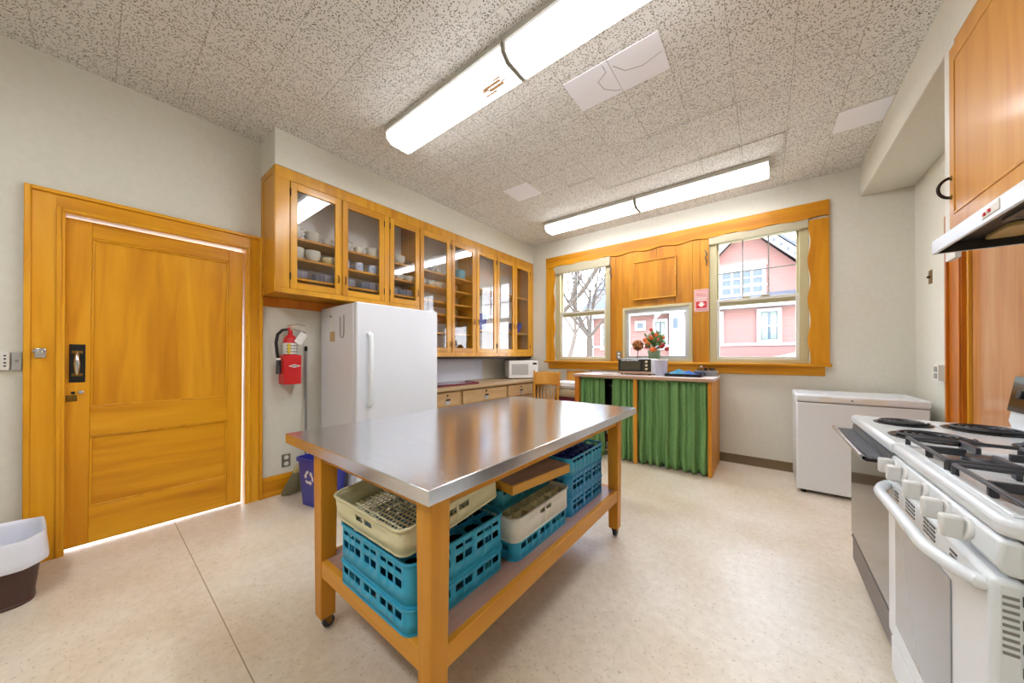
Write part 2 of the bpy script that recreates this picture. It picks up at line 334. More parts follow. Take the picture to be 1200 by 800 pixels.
# door casing on the long wall: flat boards with a raised outer band and an inner bead
def casing(name, y0, y1, i0, i1, zt, zi, xs, sgn, mats):
    """xs wall face, sgn +1 sticks out towards +x"""
    t = struct(MB().box(xs, xs + sgn * .018, y0, i0, 0, zt).box(xs, xs + sgn * .018, i1, y1, 0, zt).box(xs, xs + sgn * .018, i0, i1, zi, zt).build(name, mats[0], bev=.002))
    MB().box(xs, xs + sgn * .034, y0, y0 + .024, 0, zt).box(xs, xs + sgn * .034, y1 - .024, y1, 0, zt).build('outer_band', mats[0], t, bev=.005)
    MB().box(xs, xs + sgn * .034, y0 + .024, y1 - .024, zt - .024, zt).build('head_band', mats[1], t, bev=.005)
    MB().box(xs + sgn * .018, xs + sgn * .026, i0 - .02, i0, 0, zi + .02).box(xs + sgn * .018, xs + sgn * .026, i1, i1 + .02, 0, zi + .02).box(xs + sgn * .018, xs + sgn * .026, i0, i1, zi, zi + .02).build('inner_bead', mats[0], t, bev=.004)
    MB().box(xs + sgn * .018, xs + sgn * .020, i0 - .02, i1 + .02, zi + .022, zt - .026).build('head_board', mats[1], t, bev=.001)
    MB().box(xs - sgn * .10, xs + sgn * .016, i0 - .001, i0 + .012, 0, zi).box(xs - sgn * .10, xs + sgn * .016, i1 - .012, i1 + .001, 0, zi).box(xs - sgn * .10, xs + sgn * .016, i0 + .012, i1 - .012, zi - .008, zi + .001).build('jamb', mats[0], t)
    return t
casing('trim_3', -.243, .889, DY0 + .008, DY1, 2.214, DZ, XL, 1, ('door_wood_z', 'door_wood_y'))
# strike latch on the casing
lt = thing('door_latch', 'small chrome latch keeper on the casing of the panelled door', 'latch', (XL + .018, -.187, 1.205))
MB().box(XL + .018, XL + .028, -.208, -.166, 1.205, 1.262).build('latch_plate', 'chrome', lt, bev=.004)
MB().cyl((XL + .025, -.187, 1.233), (XL + .06, -.187, 1.233), .016).build('latch_barrel', 'chrome', lt, bev=.003)
MB().cyl((XL + .046, -.21, 1.243), (XL + .046, -.165, 1.243), .007).build('latch_pin', 'steel_dull', lt)
# the door itself, hung a little out of square so daylight shows round it
d1 = MB()
fx, bx = XL - .040, XL - .080
Y0, Y1, Z0, Z1 = -.116, .760, .013, 2.076
d1.box(bx, fx, Y0, -.013, Z0, Z1).box(bx, fx, .667, Y1, Z0, Z1)
d1 = struct(d1.build('door_1', 'door_wood_z', bev=.003))
MB().box(bx, fx, -.013, .667, 1.974, Z1).box(bx, fx, -.013, .667, .70, .885).box(bx, fx, -.013, .667, Z0, .243).build('rail', 'door_wood_y', d1, bev=.003)
MB().box(bx + .01, fx - .014, -.014, .668, .885, 1.974).build('upper_panel', 'door_wood_z', d1)
MB().box(bx + .01, fx - .014, -.014, .668, .243, .70).build('lower_panel', 'door_wood_y', d1)
MB().frame('x', fx - .014, fx - .003, -.013, .667, .885, 1.974, .012).frame('x', fx - .014, fx - .003, -.013, .667, .243, .70, .012).build('panel_moulding', 'door_wood_z', d1, bev=.004)
pp = MB().box(fx, fx + .005, -.094, -.032, 1.047, 1.287).build('pull_plate', 'black', d1, bev=.003)
MB().box(fx + .005, fx + .010, -.085, -.042, 1.228, 1.246).box(fx + .005, fx + .010, -.085, -.042, 1.086, 1.104).build('pull_mount', 'brass', pp, bev=.002)
MB().tube([(fx + .010, -.064, 1.240), (fx + .032, -.064, 1.215), (fx + .04, -.064, 1.165), (fx + .032, -.064, 1.115), (fx + .010, -.064, 1.092)], [.006, .010, .014, .010, .006], 10).build('pull_grip', 'chrome', pp)
MB().box(fx, fx + .006, -.103, -.062, .928, .968).box(fx, fx + .012, -.103, -.085, .935, .960).build('lock_plate', 'brass', d1, bev=.003)
MB().cyl((fx, -.048, .985), (fx + .02, -.048, .985), .012).build('lock_cylinder', 'chrome', d1, bev=.002)
MB().cyl((fx - .001, -.078, .982), (fx + .002, -.078, .982), .009, seg=12).build('key_hole', 'black', d1)
d1.rotation_euler.x = R(-.35)
# door in the opposite wall, behind the ranges
casing('trim_4', 2.56, 3.775, RY0, RY1 - .02, 2.22, RZ, XR, -1, ('redwood_z', 'redwood_z'))
d2 = struct(MB().box(XR + .02, XR + .055, RY0 + .006, RY1 - .03, .01, RZ - .01).build('door_2', 'dark_door_z', bev=.003))
MB().box(XR + .002, XR + .02, RY1 - .055, RY1 - .032, .01, RZ - .01).build('door_stop', 'cabinet_z', d2, bev=.003)
MB().box(XR + .002, XR + .02, RY0 + .006, RY1 - .055, RZ - .04, RZ - .01).build('top_stop', 'cabinet_y', d2, bev=.003)
MB().box(XR + .004, XR + .02, 2.86, 2.90, 1.26, 1.33).build('latch', 'black', d2, bev=.003)
# baseboards
struct(MB().prism([(XL, 0), (XL + .022, 0), (XL + .022, .03), (XL + .016, .034), (XL + .016, .125), (XL + .022, .13), (XL + .016, .172), (XL, .172)], 'y', .889, 1.8).build('baseboard_left', 'door_wood_y', bev=.002))
struct(MB().box(XL, XL + .016, YF, -.243, 0, .172).build('baseboard_left.001', 'door_wood_y', bev=.003))
struct(MB().prism([(YB, 0), (YB - .014, 0), (YB - .007, .012), (YB - .006, .095), (YB, .098)], 'x', XL, XR).build('baseboard_back', 'baseboard_brown'))
struct(MB().box(XR - .008, XR, 3.775, YB, 0, .098).build('baseboard_right', 'baseboard_brown'))
# plain replacement tiles and a few sagging ones in the tiled ceiling
def ctile(x0, x1, y0, y1, mat, dz=.005, crack=None, sag=0):
    if sag: o = MB().grid(6, 6, lambda u, v: (x0 + (x1 - x0) * u, y0 + (y1 - y0) * v, ZC - .001 - sag * (1 - v) ** 2)).build('ceiling_panel', mat, origin=O0, solid=.004)
    else: o = MB().box(x0, x1, y0, y1, ZC - dz, ZC + .002).build('ceiling_panel', mat, bev=.0015)
    struct(o)
    if crack: MB().tube(crack, .0022, 6).build('crack', 'grey_metal', o)
    return o
z_ = ZC - .0045
ctile(-1.065, -.767, 1.92, 2.218, 'ceiling_patch', crack=[(-.80, 1.94, z_), (-.80, 2.0, z_), (-.87, 2.04, z_), (-.86, 2.12, z_), (-.80, 2.18, z_), (-.771, 2.19, z_)])
ctile(-.763, -.47, 1.92, 2.22, 'ceiling_patch', crack=[(-.75, 1.98, z_), (-.70, 2.06, z_), (-.60, 2.09, z_), (-.48, 2.06, z_)])
ctile(-2.275, -1.965, 2.765, 3.065, 'ceiling_patch')
ctile(.43, .708, 3.40, 3.70, 'ceiling_patch')
ctile(-.765, -.167, 2.82, 3.10, 'ceiling_tile', .008)
ctile(-1.665, -1.365, 3.12, 3.41, 'ceiling_tile', .006)
ctile(-.465, -.167, 3.42, 3.70, 'ceiling_tile', .012)
ctile(-.165, .13, 3.42, 3.68, 'ceiling_tile', .008)
ctile(-1.365, -.47, 3.42, 3.70, 'ceiling_tile', .004)

# ------------------------------------------------------------------ window wall
wave = lambda t, per, ph=0: .012 * math.sin(2 * math.pi * (t / per) + ph)
yc0, yc1 = YB - .024, YB + .0
nW = 90
pts = [(-2.785 + (.495 + 2.785) * i / nW) for i in range(nW + 1)]
struct(MB().prism([(x, 2.606 + wave(x, .37, .6) + (.0 if -2.6 < x < .33 else 0)) for x in pts] + [(.495, 2.765), (-2.785, 2.765)], 'y', yc0 - .006, yc1).build('trim_5', 'oak_x', bev=.002))
zz = [1.135 + (2.59 - 1.135) * i / 40 for i in range(41)]
struct(MB().prism([(-2.640 + wave(z, .40, 1.0), z) for z in zz] + [(-2.785, 2.59), (-2.785, 1.135)], 'y', yc0, yc1).build('trim_6', 'oak_z', bev=.002))
struct(MB().prism([(.345 + wave(z, .40, 1.9), z) for z in zz] + [(.495, 2.59), (.495, 1.135)], 'y', yc0, yc1).build('trim_7', 'oak_z', bev=.002))
st = struct(MB().box(-2.80, .505, YB - .075, YB + .05, 1.105, 1.135).build('trim_8', 'oak_x', bev=.008))
struct(MB().box(-2.745, .462, YB - .022, YB, 1.012, 1.105).build('trim_9', 'oak_x', bev=.003))
# boarded panel between the two tall windows
pb = MB()
for a, b in ((-1.735, -1.655), (-1.655, -1.558)): pb.box(a + .001, b - .001, YB - .012, YB + .02, 1.135, 2.64)
for a, b in ((-.708, -.625), (-.625, -.532)): pb.box(a + .001, b - .001, YB - .012, YB + .02, 1.135, 2.64)
for a, b in ((-1.558, -1.36), (-1.36, -1.12), (-1.12, -.90), (-.90, -.708)): pb.box(a + .001, b - .001, YB - .012, YB + .02, 1.865, 2.64)
struct(pb.build('trim_10', 'panel_wood', bev=.002))
def hung(name, x0, x1, z0, z1, zm, sides, head):
    w = struct(MB().frame('y', YB + .005, YB + .10, x0, x1, z0, z1, sides, .04).build(name, 'vinyl_frame', bev=.003))
    a, b = x0 + sides, x1 - sides
    MB().box(x0, x1, YB - .03, YB + .03, head, z1 + .012).build('shade_headrail', 'shade_cream', w, bev=.008)
    u = MB().frame('y', YB + .055, YB + .085, a, b, zm - .03, z1 - .03, .022, .05).build('upper_sash', 'vinyl_frame', w, bev=.003)
    gx0, gx1, gz0, gz1 = a + .02, b - .02, zm + .01, z1 - .05
    g = MB()
    for k in (1, 2): x = gx0 + (gx1 - gx0) * k / 3; g.box(x - .006, x + .006, YB + .062, YB + .076, gz0, gz1)
    zq = (gz0 + head) / 2; g.box(gx0, gx1, YB + .063, YB + .075, zq - .006, zq + .006); g.build('muntin', 'grey_metal', u)
    MB().box(gx0, gx1, YB + .068, YB + .071, gz0, gz1).build('pane', 'window_glass', u)
    l = MB().frame('y', YB + .022, YB + .052, a, b, z0 + .03, zm + .045, .03, .04).build('lower_sash', 'vinyl_white', w, bev=.003)
    MB().box(a + .028, b - .028, YB + .036, YB + .039, z0 + .06, zm + .02).build('pane', 'window_glass', l)
    MB().box((a + b) / 2 - .12, (a + b) / 2 - .05, YB + .012, YB + .05, zm + .045, zm + .06).box((a + b) / 2 + .05, (a + b) / 2 + .12, YB + .012, YB + .05, zm + .045, zm + .06).build('sash_lock', 'vinyl_frame', l, bev=.003)
    return w
hung('window_1', -2.62, -1.735, 1.135, 2.60, 1.845, .075, 2.485)
hung('window_3', -.532, .343, 1.135, 2.60, 1.825, .07, 2.52)
w2 = struct(MB().frame('y', YB - .02, YB + .09, -1.558, -.708, 1.135, 1.865, .035).build('window_2', 'vinyl_frame', bev=.003))
MB().frame('y', YB + .0, YB + .06, -1.523, -.743, 1.17, 1.83, .045).build('sash', 'alu_frame', w2, bev=.004)
MB().box(-1.48, -.786, YB + .03, YB + .033, 1.213, 1.787).build('pane', 'window_glass', w2)
# framed wooden hatch above the small window
hb = thing('wall_hatch', 'square varnished wood hatch with thin moulding above the small middle window', 'hatch', (-1.147, YB - .03, 1.955))
MB().box(-1.395, -.90, YB - .034, YB - .012, 1.965, 2.45).build('hatch_panel', 'panel_wood', hb)
MB().frame('y', YB - .046, YB - .012, -1.410, -.883, 1.952, 2.465, .018).build('hatch_frame', 'cabinet_x', hb, bev=.004)
MB().box(-.865, -.853, YB - .018, YB - .012, 1.98, 2.38).build('hatch_cleat', 'cabinet_z', hb, bev=.002)
# curtain-rod brackets still screwed to the window wall
for nm, x, z, lab in (('rod_bracket', -1.712, 2.29, 'black scrolled iron curtain bracket beside the window with tree branches outside'), ('rod_bracket', -.556, 2.28, 'black scrolled iron curtain bracket between hatch and window with the gable view')):
    b = tag(MB().tube([(x, YB - .03, z), (x + .006, YB - .05, z + .05), (x - .012, YB - .055, z + .09), (x + .01, YB - .06, z + .13), (x - .012, YB - .05, z + .17), (x - .02, YB - .013, z + .20)], [.004, .008, .006, .009, .005, .004], 8).build(nm, 'iron'), lab, 'bracket', 'curtain brackets')
# fire extinguisher sign
sg = thing('fire_sign', 'red and white striped FIRE EXTINGUISHER sign with down arrow on window post', 'sign', (-.612, YB - .013, 1.745))
sx0, sx1, sz0, sz1, sy = -.687, -.537, 1.745, 2.01, YB - .012
MB().box(sx0, sx1, sy - .003, sy, sz0, sz1).build('sign_plate', 'white', sg)
sb = MB()
for k in range(7):
    x = sx0 + .003 + k * .021; w = .0125
    for za, zb in ((sz1 - .032, sz1 - .004), (sz0 + .004, sz0 + .032)):
        q = [(x, za), (x + w, za), (min(x + w + .012, sx1 - .002), zb), (min(x + .012, sx1 - .003), zb)]; sb.prism(q, 'y', sy - .0042, sy - .003)
for k in range(7):
    z = sz0 + .04 + k * .028
    for xa, xb in ((sx0 + .003, sx0 + .015), (sx1 - .015, sx1 - .003)): sb.prism([(xa, z), (xb, z + .010), (xb, z + .025), (xa, z + .015)], 'y', sy - .0042, sy - .003)
sb.build('stripe_border', 'red', sg)
MB().box(sx0 + .018, sx1 - .018, sy - .0042, sy - .003, 1.782, 1.868).box(sx0 + .018, sx1 - .018, sy - .0042, sy - .003, 1.912, 1.918).build('red_field', 'red', sg)
MB().prism([(-.632, 1.856), (-.592, 1.856), (-.592, 1.832), (-.572, 1.832), (-.612, 1.795), (-.652, 1.832), (-.632, 1.832)], 'y', sy - .0055, sy - .0042).build('down_arrow', 'white', sg)
text('word_fire', 'FIRE', .062, sg, (-.612, sy - .0045, 1.944), (R(90), 0, 0), 'red')
text('word_extinguisher', 'EXTINGUISHER', .0195, sg, (-.612, sy - .0045, 1.888), (R(90), 0, 0), 'red')

# ------------------------------------------------------------------ outside
struct(MB().box(-30, 20, YB + .4, 60, -1.0, -.8).box(-30, XL - .3, -20, YB + .4, -1.0, -.3).build('ground', 'ground_grass', origin=O0))
hs = thing('house', 'pink clapboard house with white trimmed gable seen across the yard', 'house', (-2, 16, -.8))
MB().box(-7.2, 4.5, 16, 24, -.8, 3.3).build('wall', 'siding_pink', hs)
MB().prism([(-3.6, 3.2), (2.2, 3.2), (-.62, 6.25)], 'y', 15.95, 22).build('gable_wall', 'siding_pink', hs)
MB().box(-7.6, 5, 15.55, 16.05, 3.08, 3.32).box(-7.6, -7.2, 16, 24, 3.1, 3.3).build('eave', 'trim_white', hs)
MB().prism([(15.5, 3.32), (20, 6.6), (24.5, 3.32)], 'x', -7.7, 5).build('roof', 'roof_grey', hs)
rk = MB()
for sx in (1, -1):
    ax, az, ex, ez = -.62, 6.55, -.62 + sx * 3.3, 6.55 - 3.3 * 1.02
    rk.prism([(ax, az), (ex, ez), (ex, ez - .38), (ax, az - .38)], 'y', 15.35, 15.55)
rake = rk.build('rake_board', 'trim_white', hs)
dt = MB()
for sx in (1, -1):
    for k in range(15):
        x = -.62 + sx * (.25 + k * .2); z = 6.55 - (.25 + k * .2) * 1.02 - .22; dt.box(x - .05, x + .05, 15.30, 15.35, z - .06, z + .06)
dtb = dt.build('dentil_row', 'roof_grey', rake); dtb['kind'] = 'stuff'
gr = MB()
for sx in (1, -1):
    ax, az, ex, ez = -.62, 6.6, -.62 + sx * 3.3, 6.6 - 3.3 * 1.02
    gr.prism([(ax, az), (ex, ez), (ex, ez + .1), (ax, az + .12)], 'y', 15.3, 22)
gr.build('gable_roof', 'roof_grey', hs)
MB().box(-7.22, 4.5, 15.93, 16, 1.60, 1.70).box(-7.24, -7.05, 15.93, 16.02, -.8, 3.1).build('belt_board', 'trim_white', hs)
def hwin(x0, x1, z0, z1, rows=2, cols=1, y=15.9):
    f = MB().frame('y', y, y + .12, x0 - .12, x1 + .12, z0 - .12, z1 + .12, .12)
    for k in range(1, rows): z = z0 + (z1 - z0) * k / rows; f.box(x0, x1, y + .03, y + .1, z - .03, z + .03)
    for k in range(1, cols): x = x0 + (x1 - x0) * k / cols; f.box(x - .04, x + .04, y + .02, y + .1, z0, z1)
    f = f.build('window', 'trim_white', hs)
    MB().box(x0, x1, y + .07, y + .09, z0, z1).build('pane', 'pane_dark', f)
    cu = MB()
    for a, b in ((x0 + .02, x0 + (x1 - x0) * .42), (x1 - (x1 - x0) * .42, x1 - .02)): cu.grid(12, 1, lambda u, v: (a + (b - a) * u, y + .062 + .006 * math.sin(u * 22), z0 + .02 + (z1 - z0 - .04) * v))
    if rows == 2 and cols == 1: cu.build('curtain', 'curtain_pale', f, solid=.002)
    else: cu.bm.free()
hwin(-.17, .34, 1.82, 2.90); hwin(-1.95, -1.50, 1.82, 2.90); hwin(-6.55, -6.05, 1.60, 2.68); hwin(-4.02, -3.62, 1.6, 2.75); hwin(-4.83, -4.57, 2.50, 2.72, 1, 1)
hwin(-1.42, -.12, 3.68, 4.58, 3, 4, y=15.85)
MB().box(-3.38, -2.80, 15.65, 16, -.8, 3.2).build('bay', 'trim_white', hs)
MB().box(-3.22, -3.04, 15.63, 15.66, 2.4, 2.84).build('bay_pane', 'pane_dark', hs)
ps = tag(MB().prism([(-2.2, .55), (1.6, 1.52), (1.6, 1.40), (-2.2, .43)], 'y', 13.2, 15.5).box(-2.0, 1.5, 13.4, 15.4, -.8, .35).build('lean_to', 'roof_pale'), 'pale sloping lean-to roof low in front of the pink house', 'shed')
def tree(x, y, h, seed, lab, lean=(0, 0), spread=.55, mat='bark', fork=.35):
    r = random.Random(seed); t = thing('bare_tree', lab, 'tree', (x, y, -.8), 'bare trees beyond the window')
    br = MB(); base_ = Vector((x, y, -.8)); top = Vector((x + lean[0], y + lean[1], -.8 + h * fork))
    MB().tube([base_, base_.lerp(top, .5) + Vector((.05, 0, 0)), top], [.15, .12, .10], 9).build('trunk', mat, t)
    def grow(p, d, L, rad, lev):
        q = p + d * L; mid = p.lerp(q, .5) + Vector((r.uniform(-1, 1), r.uniform(-1, 1), r.uniform(-1, 1))) * L * .07
        br.tube([p, mid, q], [rad, rad * .8, rad * .6], 6 if lev < 2 else 4)
        if lev >= 5: return
        for k in range(r.choice((2, 3, 3)) if lev < 3 else r.choice((1, 2))):
            nd = (d + Vector((r.uniform(-1, 1), r.uniform(-.7, .7), r.uniform(-.35, .8))) * spread * 1.4).normalized()
            grow(p.lerp(q, r.uniform(.55, 1)), nd, L * r.uniform(.6, .8), rad * .6, lev + 1)
    for k in range(6): grow(top, Vector((r.uniform(-1, 1) * spread * 1.6, r.uniform(-.5, .5), 1)).normalized(), h * .22, .055, 0)
    br.build('branches', mat, t)
tree(-4.9, 10.5, 7.5, 3, 'bare tree with dark thin branches standing closest outside the tall window', (.1, 0), .6)
tree(-7.6, 13.2, 8.5, 11, 'bare pale tree with a leaning trunk outside the tall window', (.9, 0), .6, 'bark_pale')
tree(-9.6, 14.0, 8, 23, 'bare tree set furthest back beside the corner of the pink house', (0, 0), .7, 'bark_pale')
lb = tag(MB().tube([(-6.6, 10, 2.0), (-5.5, 10, 2.75), (-4.8, 10, 3.35), (-4.1, 10, 4.3), (-3.7, 10, 5.0)], [.10, .085, .075, .07, .06], 8).tube([(-6.6, 10, 2.0), (-7.6, 10.2, -.8)], [.10, .13], 8).tube([(-5.2, 10, 3.0), (-5.0, 10, 3.9), (-4.6, 10, 4.9)], [.05, .045, .035], 7).build('leaning_tree', 'bark'), 'thick leaning tree limb crossing diagonally behind the tall window with branches', 'tree')
# ------------------------------------------------------------------ steel-topped work table
def tleg(mb, x0, x1, y0, y1, z0, z1, t=.006):
    a = [mb.v(x0 + t, y0 + t, z0), mb.v(x1 - t, y0 + t, z0), mb.v(x1 - t, y1 - t, z0), mb.v(x0 + t, y1 - t, z0)]
    b = [mb.v(x0, y0, z1), mb.v(x1, y0, z1), mb.v(x1, y1, z1), mb.v(x0, y1, z1)]
    mb.f(a[::-1]); mb.f(b)
    for i in range(4): mb.f([a[i], a[(i + 1) % 4], b[(i + 1) % 4], b[i]])
    return mb
TX0, TX1, TY0, TY1, TZ = -1.857, -.750, .582, 2.445, .838
LX0, LX1, LY0, LY1 = -1.601, -.774, .610, 2.208
wt = thing('work_table', 'long stainless topped wooden work table on casters in the middle of kitchen', 'table', ((TX0 + TX1) / 2, (TY0 + TY1) / 2, 0))
MB().box(TX0, TX1, TY0, TY1, TZ - .046, TZ).build('table_top', 'stainless', wt, bev=.003)
w = .074
for x0 in (LX0, LX1 - w):
    for y0 in (LY0, LY1 - w):
        lg = tleg(MB(), x0, x0 + w, y0, y0 + w, .062, TZ - .046).build('leg', 'table_wood_z', wt, bev=.004)
        cx, cy = x0 + w / 2, y0 + w / 2
        cs = MB().cyl((cx - .012, cy + .012, .025), (cx + .012, cy + .012, .025), .025, seg=18).build('caster_wheel', 'iron', lg, bev=.004)
        MB().prism([(cy - .014, .062), (cy + .02, .062), (cy + .02, .024), (cy + .006, .02)], 'x', cx - .018, cx - .015).prism([(cy - .014, .062), (cy + .02, .062), (cy + .02, .024), (cy + .006, .02)], 'x', cx + .015, cx + .018).box(cx - .02, cx + .02, cy - .02, cy + .024, .058, .064).build('caster_fork', 'brass', lg)
for y0 in (LY0 + .012, LY1 - w + .035): MB().box(LX0 + w, LX1 - w, y0, y0 + .026, .755, TZ - .046).build('apron', 'table_wood_x', wt, bev=.002)
for x0 in (LX0 + .012, LX1 - .038): MB().box(x0, x0 + .026, LY0 + w, LY1 - w, .755, TZ - .046).build('apron', 'table_wood_y', wt, bev=.002)
MB().box(LX0 + .03, LX1 - .03, LY0 + .03, LY1 - .03, .300, .322).build('shelf', 'shelf_wood', wt, bev=.001)
for y0 in (LY0 + .008, LY1 - .034): MB().box(LX0 + w - .006, LX1 - w + .006, y0, y0 + .026, .250, .3215).build('shelf_rail', 'table_wood_x', wt, bev=.003)
for x0 in (LX0 + .008, LX1 - .034): MB().box(x0, x0 + .026, LY0 + w - .006, LY1 - w + .006, .250, .3215).build('shelf_rail', 'table_wood_y', wt, bev=.003)

# ------------------------------------------------------------------ dish racks
def cols(L, r, groups, wn, post, gap):
    tot = sum(g * wn + (g - 1) * post for g in groups) + gap * (len(groups) - 1); s = (L - 2 * r) / 2; x = -tot / 2; out = []; cut = [-s]
    for g in groups:
        for k in range(g):
            out.append((x, x + wn)); x += wn + (post if k < g - 1 else 0)
        x += gap
    return out
def shell(mb, L, r, rows, inset=0):
    """rows: (z0, z1, windows or None); rounded-square wall with real openings"""
    h = L / 2; s = h - r
    def P(side, t, z):
        a = [(t, -h), (h, t), (-t, h), (-h, -t)][side]; return (a[0], a[1], z)
    cache = {}
    def V(p):
        k = tuple(round(q, 5) for q in p)
        if k not in cache: cache[k] = mb.v(*p)
        return cache[k]
    def q(a, b, c, d): mb.f([V(a), V(b), V(c), V(d)])
    cuts = sorted({-s, s} | {round(e, 5) for _, _, wn in rows if wn for w_ in wn for e in w_})
    for z0, z1, wn in rows:
        for side in range(4):
            for a, b in zip(cuts, cuts[1:]):
                m = (a + b) / 2
                if wn and any(w0 < m < w1 for w0, w1 in wn): continue
                q(P(side, a, z0), P(side, b, z0), P(side, b, z1), P(side, a, z1))
            ctr = [(s, -s), (s, s), (-s, s), (-s, -s)][side]; a0 = -90 + 90 * side
            ar = [(ctr[0] + r * math.cos(R(a0 + 18 * k)), ctr[1] + r * math.sin(R(a0 + 18 * k))) for k in range(6)]
            for k in range(5): q((*ar[k], z0), (*ar[k + 1], z0), (*ar[k + 1], z1), (*ar[k], z1))
    return mb
def ring(mb, L, r, z0, z1, out, inn):
    def loop(o):
        h = L / 2 + o; s = L / 2 - r; rr = h - s; p = []
        for cx, cy, a0 in ((s, -s, -90), (s, s, 0), (-s, s, 90), (-s, -s, 180)):
            for k in range(6): p.append((cx + rr * math.cos(R(a0 + 18 * k)), cy + rr * math.sin(R(a0 + 18 * k))))
        return p
    A, B = loop(out), loop(-inn); n = len(A)
    v = [[mb.v(x, y, z) for x, y in l] for l, z in ((A, z0), (A, z1), (B, z1), (B, z0))]
    for i in range(n):
        j = (i + 1) % n
        for k in range(4): mb.f([v[k][i], v[k][j], v[(k + 1) % 4][j], v[(k + 1) % 4][i]])
    return mb
def rack(lab, mat, L, hgt, kind, inner=None, n=5):
    t = thing('dish_rack', lab, 'dish rack', (0, 0, 0), 'plastic dish racks under the work table'); r = .042
    g = cols(L, r, (3, 2, 3), .038, .007, .026)
    if kind == 'tall': rows = [(.0, .056, None), (.056, .084, g), (.084, .104, None), (.104, .120, g), (.120, hgt, None)]
    elif kind == 'low': rows = [(0, .042, None), (.042, .069, g), (.069, hgt, None)]
    elif kind == 'two': rows = [(0, .030, None), (.030, .058, g), (.058, .068, None), (.068, .084, g), (.084, hgt, None)]
    elif kind == 'band': rows = [(0, .068, None), (.068, .084, g), (.084, hgt, None)]
    elif kind == 'handle':
        hh = [(-.058, -.006), (.006, .058)]; rows = [(0, .042, None), (.042, .066, hh), (.066, hgt, None)]
    elif kind == 'slot':
        hh = [(-.05, -.006), (.006, .05)]; rows = [(0, .062, None), (.062, .082, hh), (.082, hgt, None)]
    shell(MB(), L, r, rows).build('crate_wall', mat, t, solid=.0045)
    ring(MB(), L, r, hgt - .007, hgt, .006, .005).build('rim', mat, t, bev=.002)
    ring(MB(), L, r, 0, .008, .001, .008).build('foot_rim', mat, t)
    b = MB(); m = L / 2 - .004; k_ = 22 if kind == 'handle' else 10
    for k in range(1, k_):
        c = -m + 2 * m * k / k_; b.box(c - .0028, c + .0028, -m, m, .006, .011); b.box(-m, m, c - .0028, c + .0028, .0065, .0115)
    b.build('base_grid', mat, t)
    if n:
        d = MB()
        for k in range(1, n):
            c = -m + 2 * m * k / n; d.box(c - .0015, c + .0015, -m, m, .012, hgt - .02); d.box(-m, m, c - .0015, c + .0015, .012, hgt - .022)
            for j in range(1, n):
                e = -m + 2 * m * j / n; d.cyl((c, e, .012), (c, e, hgt - .012), .006, seg=6)
        d.build('divider', inner or mat, t)
    return t
def put(t, x, y, z, rz=0, rx=0):
    t.location = (x, y, z); t.rotation_euler = (rx, 0, rz); return t
S0 = .3225
put(rack('turquoise dish rack at the bottom of the stack closest to the camera', 'rack_blue', .475, .088, 'low', n=5), -1.122, .850, S0)
put(rack('tall turquoise rack with two window rows, under the tilted beige rack', 'rack_blue', .475, .142, 'tall', 'rack_deep', n=5), -1.122, .850, S0 + .089)
put(rack('beige open-grid rack lying tilted on top of the turquoise stack', 'rack_beige', .490, .095, 'handle', n=0), -1.170, .862, .583, 0, R(6.2))
put(rack('turquoise rack at the bottom of the middle stack, beneath a cream rack', 'rack_blue', .475, .082, 'low', n=5), -1.090, 1.358, S0)
put(rack('cream rack with two slots between turquoise and teal racks, middle stack', 'rack_white', .485, .105, 'slot', 'rack_beige', n=7), -1.090, 1.358, S0 + .083)
put(rack('dark teal rack lying under the wooden board on the middle stack', 'rack_teal', .475, .094, 'band', n=5), -1.186, 1.352, S0 + .189)
put(rack('blue rack at the bottom of the stack by the far caster leg', 'rack_deep', .475, .112, 'two', n=5), -1.092, 1.850, S0)
put(rack('blue rack in the middle of the three-high blue stack', 'rack_deep', .475, .112, 'two', n=5), -1.092, 1.850, S0 + .113)
put(rack('blue rack with cobalt dividers topping the three-high blue stack', 'rack_blue', .475, .098, 'band', 'cobalt', n=7), -1.092, 1.850, S0 + .226)
cbd = thing('cutting_board', 'thick wooden board with pale edges resting on the teal rack', 'board', (0, 0, 0))
MB().box(-.19, .19, -.21, .21, 0, .042).build('board_core', 'board_edge', cbd, bev=.003)
MB().box(-.186, .186, -.206, .206, .0418, .0445).build('board_face', 'board_top', cbd, bev=.001)
put(cbd, -1.032, 1.362, S0 + .2845, R(-8))
g0 = None
for i, (x, y) in enumerate([(-.93 - .094 * a, .66 + .094 * b) for a in range(2) for b in range(5)]):
    if g0 is None:
        g0 = thing('drinking_glass', 'dark green tinted glass standing in the turquoise rack under the beige rack', 'glass', (0, 0, 0), 'dark glasses in the rack')
        MB().lathe([(.030, 0), (.036, .10), (.0345, .10), (.0285, .004), (0, .004)], seg=18).build('tumbler', 'green_glass', g0); o = g0
    else: o = dup(g0)
    o.location = (x, y, S0 + .089 + .0125); 

